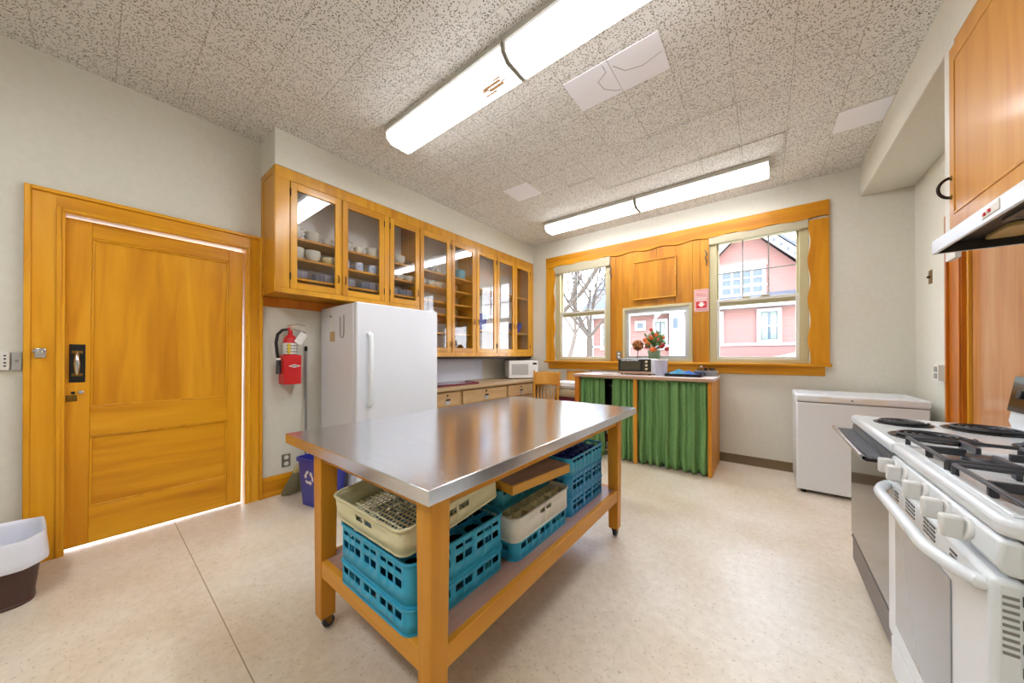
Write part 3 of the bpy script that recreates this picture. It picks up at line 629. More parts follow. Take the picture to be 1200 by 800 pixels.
# ------------------------------------------------------------------ refrigerator
FY0, FY1, FX = 1.347, 2.19, -2.676
fr = thing('refrigerator', 'tall white upright refrigerator with bowed handle beside the wall cabinets', 'refrigerator', (-3.03, (FY0 + FY1) / 2, 0))
MB().box(-3.365, -2.745, FY0, FY1, .03, 1.662).build('body', 'fridge_white', fr, bev=.008)
MB().box(-2.738, FX, FY0 - .001, FY1 + .001, .10, 1.668).build('door', 'fridge_white', fr, bev=.014, seg=3)
MB().box(-2.746, -2.737, FY0 + .012, FY1 - .012, .11, 1.655).build('gasket', 'grey_metal', fr)
MB().box(-2.76, -2.70, FY0 + .02, FY1 - .02, .025, .092).build('kick_grille', 'grey_metal', fr, bev=.004)
MB().tube([(FX - .005, 1.452, 1.402), (FX + .022, 1.450, 1.402), (FX + .045, 1.447, 1.385), (FX + .055, 1.444, 1.33), (FX + .057, 1.442, 1.1), (FX + .055, 1.444, .87), (FX + .045, 1.447, .815), (FX + .022, 1.450, .798), (FX - .005, 1.452, .798)], [.020, .020, .020, .0195, .019, .0195, .020, .020, .020], 12).build('handle', 'white_enamel', fr)
MB().box(-2.76, -2.70, FY1 - .10, FY1 - .02, 1.662, 1.684).build('top_hinge', 'fridge_white', fr, bev=.006)
ft = MB()
for x in (-3.3, -2.80):
    for y in (FY0 + .06, FY1 - .06): ft.cyl((x, y, 0), (x, y, .035), .02, seg=12)
ft.build('levelling_feet', 'black', fr)
fx_, yy = -2.76, FY0 - .003
n1 = thing('hanging_tag', 'tan paper tag hung by a cord on the refrigerator side', 'tag', (-3.12, FY0 - .002, 1.345))
MB().rrect(-3.165, -3.075, 0, .004, 0, .09, .0015, 2).xf(Matrix.Translation((0, FY0 - .005, 1.345))).build('paper', 'tan_paper', n1)
MB().box(-3.155, -3.135, FY0 - .004, FY0 - .001, 1.435, 1.57).build('cord', 'white', n1)
MB().ball((-3.145, FY0 - .006, 1.575), (.012, .007, .012), 10, 6).build('hook', 'grey_metal', n1)
tag(MB().tube([(-2.965, FY0 - .004, 1.56), (-2.965, FY0 - .004, 1.40), (-2.945, FY0 - .006, 1.375), (-2.905, FY0 - .006, 1.375), (-2.895, FY0 - .004, 1.41), (-2.895, FY0 - .004, 1.57)], .004, 6).build('wire_hook', 'grey_metal'), 'thin bent wire hook stuck on refrigerator side near the door edge', 'hook')

# ------------------------------------------------------------------ glazed wall cabinets
KX = -3.05
def wall_cab(lab, y0, y1, z0, shelves, doors, end_panel=False):
    zt = 2.730; t = thing('wall_cabinet', lab, 'cabinet', ((XL + KX) / 2, (y0 + y1) / 2, z0), 'glazed wall cabinets')
    c = MB().box(XL + .001, KX - .02, y0, y0 + .018, z0, zt).box(XL + .001, KX - .02, y1 - .018, y1, z0, zt).box(XL + .001, KX - .02, y0 + .018, y1 - .018, z0, z0 + .02).box(XL + .001, KX - .02, y0 + .018, y1 - .018, zt - .02, zt)
    c.build('carcass', 'cabinet_z', t, bev=.001)
    MB().box(XL + .001, XL + .008, y0 + .018, y1 - .018, z0 + .02, zt - .02).build('back_panel', 'cabinet_lining', t)
    f = MB(); ys = sorted([d[0] for d in doors] + [d[1] for d in doors]); edges = [y0] + ys + [y1]
    zb = doors[0][2]
    f.box(KX - .02, KX, y0, y1, 2.640, zt)
    f.box(KX - .02, KX, y0, y1, z0, min(d[2] for d in doors))
    for a, b in zip([y0] + [d[1] for d in doors], [d[0] for d in doors] + [y1]):
        if b - a > .004: f.box(KX - .02, KX, a + (0 if a == y0 else .0015), b - (0 if b == y1 else .0015), min(d[2] for d in doors), 2.640)
    f.build('face_frame', 'cabinet_z', t, bev=.002)
    for z in shelves: MB().box(XL + .01, KX - .035, y0 + .018, y1 - .018, z - .018, z).build('shelf', 'cabinet_y', t, bev=.001)
    if end_panel:
        MB().frame('y', y0 - .006, y0, XL + .002, KX - .001, z0, zt, .055).build('end_frame', 'cabinet_z', t, bev=.002)
    for (a, b, z, side) in doors:
        z1 = 2.637; st = .052
        d = MB().box(KX - .018, KX + .004, a + .002, a + st, z, z1).box(KX - .018, KX + .004, b - st, b - .002, z, z1).build('door', 'cabinet_z', t, bev=.003)
        MB().box(KX - .018, KX + .0035, a + st, b - st, z1 - .062, z1).build('door_rail', 'cabinet_y', d, bev=.002)
        MB().box(KX - .018, KX + .0035, a + st, b - st, z, z + .055).build('door_rail', 'cabinet_y', d, bev=.002)
        MB().box(KX - .010, KX - .007, a + st - .002, b - st + .002, z + .053, z1 - .06).build('pane', 'cabinet_glass', d)
        hy = a + .002 if side == 'a' else b - .002; ky = b - .026 if side == 'a' else a + .026
        MB().cyl((KX + .005, hy, z1 - .12), (KX + .005, hy, z1 - .06), .005, seg=8).cyl((KX + .005, hy, z + .07), (KX + .005, hy, z + .13), .005, seg=8).build('hinge', 'dark_bronze', d)
        kz = z + .14 if z > 1.5 else 1.66
        if side in 'ab': MB().tube([(KX + .004, ky, kz - .035), (KX + .018, ky, kz - .02), (KX + .018, ky, kz + .02), (KX + .004, ky, kz + .035)], .004, 8).build('catch', 'dark_bronze', d)
    return t
SH = (2.205, 2.035, 1.868)
wall_cab('short three-door glazed cabinet of cups and plates above the refrigerator', .885, 2.243, 1.722, SH, [(.985, 1.390, 1.765, 'a'), (1.400, 1.815, 1.765, 'b'), (1.875, 2.240, 1.765, 'a')], True)
wall_cab('tall glazed cabinet with two doors next to the refrigerator', 2.246, 3.138, 1.204, (2.205, 2.035, 1.866, 1.72, 1.496), [(2.250, 2.690, 1.255, 'b'), (2.715, 3.125, 1.255, 'a')])
wall_cab('tall three-door glazed cabinet ending in the corner above the microwave', 3.140, 4.494, 1.204, (2.135, 1.572), [(3.155, 3.555, 1.255, 'b'), (3.572, 3.985, 1.255, 'a'), (3.998, 4.405, 1.255, 'b')])
struct(MB().box(XL, XL + .022, .889, 3.0, 1.640, 1.720).build('trim_11', 'redwood_z', bev=.002))
struct(MB().box(XL, XL + .30, 2.40, 4.49, 1.172, 1.2035).build('trim_12', 'dark_bronze', bev=.004))
# crockery behind the glass
PROTO = {}
def crock(kind, x, y, z, lab, grp, rz=0):
    if kind not in PROTO:
        t = thing({'cup': 'tea_cup', 'bowl': 'bowl', 'ybowl': 'bowl', 'plate': 'plate', 'jug': 'milk_jug', 'mug': 'mug', 'glass': 'glass_cup'}[kind], lab, {'cup': 'cup', 'bowl': 'bowl', 'ybowl': 'bowl', 'plate': 'plate', 'jug': 'jug', 'mug': 'mug', 'glass': 'cup'}[kind], (0, 0, 0))
        if kind == 'cup':
            MB().lathe([(.022, 0), (.030, .006), (.042, .03), (.046, .062), (.043, .062), (.038, .03), (.02, .008), (0, .008)], seg=18).build('cup_body', 'ivory_dish', t)
            MB().tube([(0, .042, .05), (0, .062, .048), (0, .066, .03), (0, .052, .018), (0, .040, .022)], .004, 6).build('handle', 'ivory_dish', t)
        elif kind in ('bowl', 'ybowl'):
            MB().lathe([(.03, 0), (.036, .006), (.055, .03), (.063, .058), (.060, .058), (.05, .03), (.03, .01), (0, .009)], seg=20).build('bowl_body', 'ivory_dish' if kind == 'bowl' else 'dish_yellow', t)
            MB().lathe([(.0635, .050), (.0645, .053), (.0635, .056)], seg=20).build('rim_band', 'ivory_dish' if kind == 'bowl' else 'dish_yellow', t)
        elif kind == 'plate':
            MB().lathe([(.047, 0), (.066, .002), (.092, .012), (.094, .014), (.090, .014), (.064, .005), (0, .004)], seg=28).build('plate_body', 'blue_pattern', t)
            MB().lathe([(.038, -.002), (.047, -.002), (.047, .002), (.038, .002)], seg=28).build('foot_ring', 'ivory_dish', t)
        elif kind == 'jug':
            MB().lathe([(.028, 0), (.042, .02), (.044, .06), (.034, .09), (.038, .11), (.035, .11), (.031, .09), (.038, .05), (0, .01)], seg=18).build('jug_body', 'ivory_dish', t)
            MB().tube([(0, .036, .095), (0, .065, .09), (0, .07, .05), (0, .044, .03)], .005, 6).build('handle', 'ivory_dish', t)
        elif kind == 'mug':
            MB().lathe([(.034, 0), (.038, .004), (.039, .085), (.036, .085), (.034, .008), (0, .008)], seg=18).build('mug_body', 'blue_pattern', t)
            MB().tube([(0, .037, .07), (0, .062, .066), (0, .062, .03), (0, .037, .022)], .005, 6).build('handle', 'ivory_dish', t)
        elif kind == 'glass':
            MB().lathe([(.028, 0), (.036, .07), (.034, .07), (.026, .005), (0, .005)], seg=18).build('cup_body', 'clear_plastic', t)
            MB().tube([(0, .033, .06), (0, .054, .056), (0, .052, .028), (0, .030, .02)], .003, 6).build('handle', 'clear_plastic', t)
        PROTO[kind] = t; o = t
    else: o = dup(PROTO[kind])
    o['label'] = lab; o['group'] = grp; o.location = (x, y, z + .001 + (.002 if kind == 'plate' else 0)); o.rotation_euler.z = rz; return o
DN = ('first', 'second', 'third', 'fourth')  # counted along the run from the camera
DD = ((1.06, 1.32), (1.47, 1.74), (1.94, 2.17), (2.34, 2.60))
for i, (a, b) in enumerate(DD):
    d = ('glass door closest to camera', 'second glass door', 'third glass door', 'fourth glass door')[i]
    g = 'crockery on the top shelf, %s door' % DN[i]
    kinds = (('jug', 'bowl', 'cup'), ('jug', 'cup', 'bowl'), ('glass', 'bowl', 'glass'), ('glass', 'glass', 'cup'))[i]
    for k, kd in enumerate(kinds):
        y = a + (b - a) * k / 2 + .0; nm = {'jug': 'white milk jug', 'bowl': 'ivory bowl', 'cup': 'ivory teacup', 'glass': 'clear glass cup'}[kd]
        if kd == 'glass' and kinds.count('glass') > 1: lab = nm + ' on the top shelf, ' + d
        else: lab = 'single ' + nm + ' on the top shelf, ' + d if kd != 'bowl' else 'lower ivory bowl of the pair on top shelf, ' + d
        crock(kd, -3.16, y, 2.205, lab, g, R(-30))
        if kd == 'bowl': crock('bowl', -3.16, y, 2.205 + .030, 'upper ivory bowl of the pair on top shelf, ' + d, g, 0)
    g = 'crockery on the middle shelf, %s door' % DN[i]
    for k in range(3):
        y = a + (b - a) * k / 2
        if i == 0:
            if k < 2:
                for s_ in range(3): crock('bowl', -3.15, y, 2.035 + .018 * s_, 'ivory bowl in a nested stack on the middle shelf, ' + d, g)
            else: crock('ybowl', -3.15, y, 2.035, 'pale yellow bowl at the end of the middle shelf, ' + d, g)
        elif i == 1: crock('mug', -3.15, y, 2.035, 'blue patterned mug on the middle shelf, ' + d, g, R(140))
        else:
            crock('cup', -3.15, y, 2.035, 'ivory teacup in a row on the middle shelf, ' + d, g, R(-60))
    g = 'blue plates on the lower shelf, %s door' % DN[i]
    if i < 3:
        for k in range(2):
            y = a + .02 + (b - a - .04) * k
            for s_ in range(6): crock('plate', -3.205, y, 1.868 + .011 * s_, 'blue patterned plate in a stack, lowest shelf, ' + d, g)
tag(MB().rrect(-3.25, -3.12, 2.90, 3.02, 2.205, 2.33, .02).build('storage_box', 'rack_teal', bev=.004), 'small turquoise box on the upper shelf of the two-door tall cabinet', 'box')
tag(MB().rrect(-3.28, -3.10, 2.80, 2.96, 1.496, 1.56, .02).build('lidded_tub', 'cloth_maroon', bev=.006), 'dark red tub on a lower shelf of the two-door tall cabinet', 'tub')
vb = thing('serving_bowl', 'dark blue serving bowl in the corner cabinet above the microwave', 'bowl', (-3.2, 4.2, 1.573))
MB().lathe([(.05, 0), (.07, .01), (.11, .12), (.10, .16), (.095, .16), (.10, .12), (.06, .015), (0, .012)], (-3.2, 4.2, 1.573)).build('bowl_body', 'cobalt', vb)
MB().lathe([(.052, 0), (.052, -.0), (.06, .012)], (-3.2, 4.2, 1.573)).build('foot_ring', 'cobalt', vb)
tag(MB().rrect(-3.3, -3.1, 3.22, 3.42, 1.573, 1.80, .03).build('canister', 'cobalt', bev=.01), 'deep blue canister on the low shelf of the corner cabinet', 'canister')

# ------------------------------------------------------------------ base cabinet with drawers, worktop, microwave
BX = -2.765
bc = thing('base_cabinet', 'pale wooden base cabinet with drawers under the glazed wall cabinets', 'cabinet', (-3.07, 3.34, 0))
MB().box(XL + .005, BX - .02, 2.215, 4.10, .09, .822).build('carcass', 'pale_wood_z', bc, bev=.002)
MB().box(XL + .005, BX - .07, 2.23, 4.08, 0, .09).build('plinth', 'drawer_brown', bc)
MB().box(XL + .005, BX + .004, 4.10, 4.13, 0, .822).build('end_panel', 'cabinet_z', bc, bev=.002)
def drawer(y0, y1, z0, z1):
    d = MB().box(BX - .02, BX, y0, y1, z0, z1).build('drawer', 'pale_wood_y', bc, bev=.004); y = (y0 + y1) / 2; z = (z0 + z1) / 2
    MB().lathe([(.0, 0), (.03, .003), (.034, .016), (.0, .022)], (0, 0, 0), 14, .5).xf(Matrix.Translation((BX, y, z + .0)) @ Matrix.Rotation(R(90), 4, 'Y') @ Matrix.Scale(.6, 4, (1, 0, 0))).build('cup_pull', 'dark_bronze', d)
    MB().box(BX, BX + .004, y - .035, y + .035, z - .055, z - .012).build('label_holder', 'alu_frame', d, bev=.001)
    MB().cyl((BX, y, z1 - .03), (BX + .005, y, z1 - .03), .011, seg=12).build('drawer_lock', 'dark_bronze', d)
for y0, y1 in ((2.235, 2.565), (2.635, 3.43), (3.475, 4.06)): drawer(y0, y1, .655, .806)
for y0, y1 in ((2.235, 2.565), (2.635, 3.43), (3.475, 4.06)): drawer(y0, y1, .40, .630); drawer(y0, y1, .12, .380)
ct = tag(MB().box(XL + .003, BX + .022, 2.205, 4.492, .825, .862).build('worktop', 'worktop_tan', bev=.006), 'long tan worktop on the pale base cabinet, carrying the microwave', 'worktop')
struct(MB().box(XL, XL + .010, 2.2, 3.62, .863, 1.170).build('trim_13', 'backsplash', bev=.002))
ck = thing('cutlery_tray', 'low brown tray of utensils on the tan worktop beside the refrigerator', 'tray', (-2.98, 2.62, .8625))
MB().frame('z', .8625, .885, -3.10, -2.86, 2.30, 3.0, .012).box(-3.09, -2.87, 2.31, 2.99, .8625, .868).build('tray_body', 'cloth_maroon', ck, bev=.003)
MB().cyl((-3.05, 2.36, .878), (-2.93, 2.92, .878), .006, seg=8).cyl((-3.0, 2.36, .878), (-2.9, 2.90, .878), .006, seg=8).cyl((-2.95, 2.4, .889), (-3.05, 2.93, .889), .005, seg=8).build('utensils', 'steel_dull', ck)
mw = thing('microwave', 'white countertop microwave angled in the corner on the tan worktop', 'microwave', (0, 0, 0))
MB().box(-.225, .225, .008, .33, .012, .272).build('body', 'white_plastic', mw, bev=.006)
md = MB().box(-.225, .125, -.012, .008, .012, .272).build('door', 'white_plastic', mw, bev=.006)
MB().box(-.185, .075, -.0135, -.011, .06, .225).build('door_window', 'alu_frame', md, bev=.003)
MB().box(.127, .225, -.012, .008, .012, .272).build('control_panel', 'white_plastic', mw, bev=.005)
MB().box(.145, .207, -.0135, -.011, .215, .245).build('display', 'black', mw, bev=.001)
kp = MB()
for a in range(3):
    for b in range(5): kp.box(.147 + a * .021, .163 + a * .021, -.0135, -.0115, .06 + b * .028, .078 + b * .028)
kp.build('keypad', 'off_white', mw)
MB().box(.13, .222, -.0135, -.0115, .018, .045).build('open_button', 'off_white', mw, bev=.002)
MB().cyl((-.19, .04, 0), (-.19, .04, .014), .014).cyl((.19, .04, 0), (.19, .04, .014), .014).cyl((-.19, .29, 0), (-.19, .29, .014), .014).cyl((.19, .29, 0), (.19, .29, .014), .014).build('foot_pads', 'black', mw)
put(mw, -2.915, 4.03, .8625, R(51)); 
# ------------------------------------------------------------------ curtained counter under the windows
cc = thing('curtained_counter', 'laminate topped counter with green curtains under the window wall', 'counter', (-1.175, 4.13, 0))
MB().box(-1.935, -.415, 3.755, 4.418, .955, .962).box(-1.935, -.415, 3.757, 4.418, .962, .985).build('counter_top', 'worktop_laminate', cc, bev=.003)
MB().box(-1.937, -.413, 3.750, 3.757, .952, .984).build('front_edge', 'worktop_edge', cc, bev=.002)
MB().box(-.462, -.428, 3.775, 4.47, 0, .955).build('side_panel', 'table_wood_z', cc, bev=.003)
MB().box(-1.925, -1.865, 3.775, 4.47, 0, .955).build('side_panel', 'redwood_z', cc, bev=.003)
MB().box(-1.193, -1.150, 3.768, 3.80, 0, .955).build('middle_post', 'table_wood_z', cc, bev=.003)
MB().box(-1.865, -.462, 4.44, 4.46, 0, .955).build('back_panel', 'drawer_brown', cc)
MB().box(-1.865, -.462, 3.86, 4.44, .46, .48).build('inner_shelf', 'pale_wood_x', cc)
MB().box(-1.865, -.462, 3.86, 4.44, .06, .08).build('inner_shelf', 'pale_wood_x', cc)
def curtain(x0, x1, seed, n):
    r = random.Random(seed); ph = [r.uniform(0, 6.28) for _ in range(4)]; fr_ = [n, n * 1.63, n * 2.4, n * .5]
    def fn(u, v):
        z = .018 + (.950 - .018) * v; a = 1 - v
        uu = u + .012 * math.sin(9 * v + ph[1]) * a
        y = sum(A * math.sin(2 * math.pi * f * uu + p) for A, f, p in zip((.017 + .013 * a, .010 * v + .006, .007 * v, .012 * a), fr_, ph))
        z2 = z + (.006 * math.sin(2 * math.pi * n * u + ph[2]) if v == 0 else 0)
        return (x0 + (x1 - x0) * (u + .006 * math.sin(2 * math.pi * n * u + ph[3]) * (0 < u < 1)), 3.812 + y * (.75 + .25 * a) - .012 * a, z2)
    c = MB().grid(int(140 * (x1 - x0) / .6) + 20, 22, fn).build('curtain', 'curtain_green', cc, solid=.002, ang=80)
    MB().grid(60, 2, lambda u, v: (x0 + (x1 - x0) * u, 3.806 + .006 * math.sin(u * n * 19), .932 + .02 * v)).build('heading_tape', 'curtain_green', c, solid=.003, ang=80)
curtain(-1.862, -1.548, 3, 5); curtain(-1.440, -1.196, 5, 4); curtain(-1.148, -.466, 8, 8)
MB().cyl((-1.865, 3.815, .942), (-.462, 3.815, .942), .005, seg=8).build('curtain_wire', 'steel_dull', cc)
pot = thing('stock_pot', 'dark pot glimpsed in the opening between the green curtains', 'pot', (-1.49, 4.02, .481))
MB().lathe([(.10, 0), (.11, .01), (.11, .36), (.105, .36), (.105, .02), (0, .01)], (-1.49, 4.02, .481)).build('pot_body', 'black', pot)
MB().lathe([(.113, .36), (.11, .375), (.04, .395), (0, .397)], (-1.49, 4.02, .481)).build('lid', 'steel_dull', pot)
MB().ball((-1.49, 4.02, .885), (.018, .018, .012), 10, 6).build('lid_knob', 'black', pot)
bx = thing('pantry_box', 'cream carton on the lower shelf between the green curtains', 'box', (-1.50, 3.98, .081))
MB().box(-1.57, -1.43, 3.92, 4.04, .081, .33).build('carton', 'cream', bx, bev=.003)
MB().box(-1.57, -1.43, 3.918, 3.92, .15, .25).build('carton_label', 'cloth_maroon', bx)
# toaster oven
to = thing('toaster_oven', 'dark fronted toaster oven with white side on the curtained counter', 'toaster oven', (-1.235, 4.11, .9855))
tx0, tx1, ty0, ty1, tz0, tz1 = -1.452, -1.058, 4.0, 4.26, .998, 1.178
MB().box(tx0, tx1, ty0 + .02, ty1, tz0, tz1).build('body', 'white_plastic', to, bev=.008)
MB().box(tx0 + .002, tx1 - .006, ty0 + .008, ty0 + .02, tz0 + .028, tz1 - .003).build('front_panel', 'oven_bronze', to, bev=.003)
dr = MB().frame('y', ty0 - .002, ty0 + .010, tx0 + .012, tx1 - .105, tz0 + .032, tz1 - .012, .018).build('door', 'black', to, bev=.003)
MB().box(tx0 + .03, tx1 - .123, ty0 + .002, ty0 + .006, tz0 + .048, tz1 - .028).build('door_window', 'oven_window', dr)
MB().cyl((tx0 + .05, ty0 - .018, tz1 - .022), (tx1 - .14, ty0 - .018, tz1 - .022), .006, seg=10).build('door_handle', 'chrome', dr)
kn = MB()
for k in range(3):
    kn = MB().cyl((tx1 - .055, ty0 + .009, tz1 - .035 - k * .042), (tx1 - .055, ty0 - .010, tz1 - .035 - k * .042), .014).build('knob', 'cream', to, bev=.002)
MB().box(tx0 + .002, tx1 - .006, ty0 - .02, ty0 + .02, tz0 + .004, tz0 + .026).build('crumb_tray', 'worktop_edge', to, bev=.004)
fp = MB()
for x in (tx0 + .03, tx1 - .03):
    for y in (ty0 + .05, ty1 - .03): fp.cyl((x, y, .9855), (x, y, tz0 + .002), .012, seg=10)
fp.build('foot_pads', 'black', to)
# topiary ball and flower pot on the stool of the small window
sy_ = YB - .035
tp = thing('topiary', 'small brown topiary ball on a twig stem in front of the small window', 'ornament', (-1.347, sy_, 1.135))
r = random.Random(4)
MB().lathe([(.022, 0), (.028, .045), (.024, .045), (0, .04)], (-1.347, sy_, 1.135), 14).build('base_pot', 'topiary_dark', tp)
MB().tube([(-1.347, sy_, 1.175), (-1.353, sy_, 1.23), (-1.342, sy_, 1.30)], [.006, .005, .006], 7).build('stem', 'stem_brown', tp)
tb = MB(); td = MB()
for k in range(110):
    z = 1 - 2 * (k + .5) / 110; a = k * 2.39996; q = math.sqrt(1 - z * z); rr = .062
    (tb if r.random() < .62 else td).ball((-1.347 + rr * q * math.cos(a), sy_ - .0 + rr * q * math.sin(a) * .9, 1.352 + rr * z), r.uniform(.010, .016), 6, 4)
MB().ball((-1.347, sy_, 1.352), .058, 14, 8).build('core', 'topiary_dark', tp)
tb.build('dried_buds', 'topiary', tp); td.build('dark_buds', 'topiary_dark', tp)
fl = thing('flower_pot', 'green pot of orange silk flowers in front of the small window', 'flower pot', (-1.14, sy_ - .01, 1.135))
fc = (-1.14, sy_ - .01, 1.135)
MB().lathe([(.055, 0), (.062, .01), (.080, .145), (.074, .145), (.06, .02), (0, .015)], fc, 20).build('pot', 'pot_green', fl)
def leaves(n, mat, name, seed, spread, size):
    r = random.Random(seed); m = MB()
    for k in range(n):
        a = r.uniform(0, 6.283); e = r.uniform(.25, 1.5); L = r.uniform(.35, 1) * spread
        d = Vector((.8 * math.cos(a) * math.cos(e), .55 * math.sin(a) * math.cos(e), math.sin(e))); c = Vector((fc[0], fc[1], fc[2] + .16)) + d * L
        if c.x < -1.222 and c.z < 1.47: continue
        t_ = d.cross(Vector((r.uniform(-1, 1), r.uniform(-1, 1), r.uniform(-1, 1)))).normalized(); u = (d + t_ * r.uniform(-.8, .8)).normalized(); w_ = u.cross(t_).normalized(); s = size * r.uniform(.6, 1.2)
        p = [c - u * s, c + w_ * s * .4 + t_ * s * .12, c + u * s, c - w_ * s * .4 + t_ * s * .12]; vs = [m.v(*q) for q in p]; m.f(vs)
    return m.build(name, mat, fl, solid=.0012, recalc=False)
leaves(170, 'leaf_green', 'leaves', 2, .235, .042)
r = random.Random(9); sm = MB()
for k in range(16):
    a = r.uniform(0, 6.283); e = r.uniform(.3, 1.45); L = r.uniform(.12, .22); d = Vector((math.cos(a) * math.cos(e), .5 * math.sin(a) * math.cos(e), math.sin(e)))
    p = Vector((fc[0], fc[1], fc[2] + .13)); sm.tube([p, p + d * L * .6, p + d * L], .0022, 5)
sm.build('stems', 'stem_brown', fl)
for k, (dx, dy, dz, s, mt) in enumerate([(x_ * 1.15, y_, z_ * 1.06 - .01, s_ * 1.3, m_) for x_, y_, z_, s_, m_ in [(-.055, -.045, .235, .034, 'flower_orange'), (.0, -.05, .155, .036, 'flower_orange'), (.085, -.03, .205, .032, 'flower_red'), (-.085, -.02, .275, .03, 'flower_orange'), (-.02, -.055, .30, .026, 'flower_orange'), (.05, -.04, .27, .024, 'flower_red'), (-.07, -.05, .20, .022, 'flower_red'), (.135, -.02, .165, .022, 'flower_red'), (-.03, -.01, .40, .02, 'flower_red'), (.10, -.03, .30, .02, 'flower_orange'), (.03, -.05, .335, .022, 'flower_orange')]]):
    m = MB(); r = random.Random(k)
    for j in range(14):
        a = j * 2.4; el = .2 + 1.2 * j / 14; q = Vector((math.cos(a) * math.cos(el), -math.sin(el) * .8, math.sin(a) * math.cos(el)))
        m.ball((fc[0] + dx + q.x * s * .62, fc[1] + dy + q.y * s * .62, fc[2] + dz + q.z * s * .62), (s * .42, s * .3, s * .42), 7, 5)
    m.build('blossom', mt, fl)
# clear jug, blue cloth on a tray, glasses
cj = thing('plastic_container', 'translucent pale plastic container between toaster oven and the dark tray', 'container', (-.965, 4.06, .9855))
MB().lathe([(.055, 0), (.062, .005), (.072, .185), (.069, .185), (.059, .008), (0, .006)], (-.965, 4.06, .9855), 20).build('container_wall', 'frosted', cj)
MB().lathe([(.074, .175), (.076, .181), (.074, .189), (.069, .187)], (-.965, 4.06, .9855), 20).build('rim', 'white_plastic', cj)
ty = thing('serving_tray', 'dark low tray carrying a blue cloth on the curtained counter', 'tray', (-.72, 4.04, .9855))
MB().rrect(-.90, -.545, 3.92, 4.17, .9855, .992, .03).build('tray_floor', 'dark_tray', ty, bev=.002)
ring(MB(), .25, .03, 0, .03, .004, .002).xf(Matrix.Translation((-.7225, 4.045, .988)) @ Matrix.Diagonal((1.42, 1, 1, 1))).build('tray_rim', 'dark_tray', ty)
def cloth(u, v):
    x = -.880 + .315 * u; y = 3.945 + .20 * v; e = math.sin(math.pi * u) ** .6 * math.sin(math.pi * min(max(v, .02), .98)) ** .5
    return (x, y, 1.0 + e * (.070 - .045 * u + .010 * math.sin(17 * u + 5 * v) + .008 * math.sin(11 * v + 3)) )
cl = thing('folded_cloth', 'crumpled blue and teal cloth lying on the dark tray', 'cloth', (-.7, 4.04, .993))
MB().grid(34, 20, lambda u, v: cloth(u * .55, v)).build('teal_fold', 'cloth_teal', cl, solid=.006, ang=70)
MB().grid(34, 20, lambda u, v: cloth(.48 + u * .52, v)).build('blue_fold', 'cloth_blue', cl, solid=.006, ang=70)
rt = thing('drinks_tray', 'wooden edged tray of clear glasses at the counter end', 'tray', (-.53, 4.27, .9855))
MB().box(-.64, -.43, 4.20, 4.40, .9855, .992).frame('z', .9855, 1.035, -.64, -.43, 4.20, 4.40, .010).build('tray_body', 'pale_wood_x', rt, bev=.002)
MB().box(-.645, -.425, 4.196, 4.202, .9855, 1.05).build('tray_front', 'steel_dull', rt, bev=.002)
gg = None
for i, (x, y) in enumerate(((-.60, 4.25), (-.53, 4.26), (-.47, 4.25), (-.56, 4.34), (-.49, 4.34))):
    if gg is None:
        gg = thing('tumbler', 'clear glass tumbler on the wooden edged tray at the counter end', 'glass', (0, 0, 0), 'tumblers on the end tray')
        MB().lathe([(.024, 0), (.030, .085), (.028, .085), (.022, .005), (0, .005)], seg=16).build('tumbler_wall', 'clear_plastic', gg)
        MB().lathe([(0, .0005), (.0225, .0005), (.0225, .006), (0, .006)], seg=16).build('tumbler_base', 'clear_plastic', gg); o = gg
    else: o = dup(gg)
    o.location = (x, y, .9925)
for i, x in enumerate((-.575, -.545)):
    s_ = thing('shaker', 'tall clear bottle with a pale cap, %s of two behind the blue cloth' % ('beside the flowers' if i == 0 else 'beside the tray'), 'bottle', (x, 4.14 + .02 * i, .9855), 'bottles behind the cloth')
    p = (x, 4.185 + .004 * i, .9855)
    MB().lathe([(.013, 0), (.014, .06), (.008, .085), (.008, .10), (0, .10)], p, 14).build('bottle_wall', 'clear_plastic', s_); MB().lathe([(.009, .10), (.009, .118), (0, .119)], p, 12).build('cap', 'cloth_maroon' if i else 'white_plastic', s_)
kf = tag(MB().box(-1.60, -1.46, 3.86, 3.88, .9855, .992).build('table_knife', 'steel_dull', bev=.002), 'small knife lying on the counter in front of the toaster oven', 'knife')
ow = thing('wall_outlet', 'grey outlet plate on the wooden post beside small window', 'outlet', (-1.612, YB - .013, 1.17))
MB().box(-1.645, -1.575, YB - .019, YB - .013, 1.165, 1.275).build('cover_plate', 'outlet_grey', ow, bev=.003)
MB().box(-1.625, -1.595, YB - .022, YB - .019, 1.185, 1.212).box(-1.625, -1.595, YB - .022, YB - .019, 1.228, 1.255).build('socket', 'off_white', ow, bev=.002)

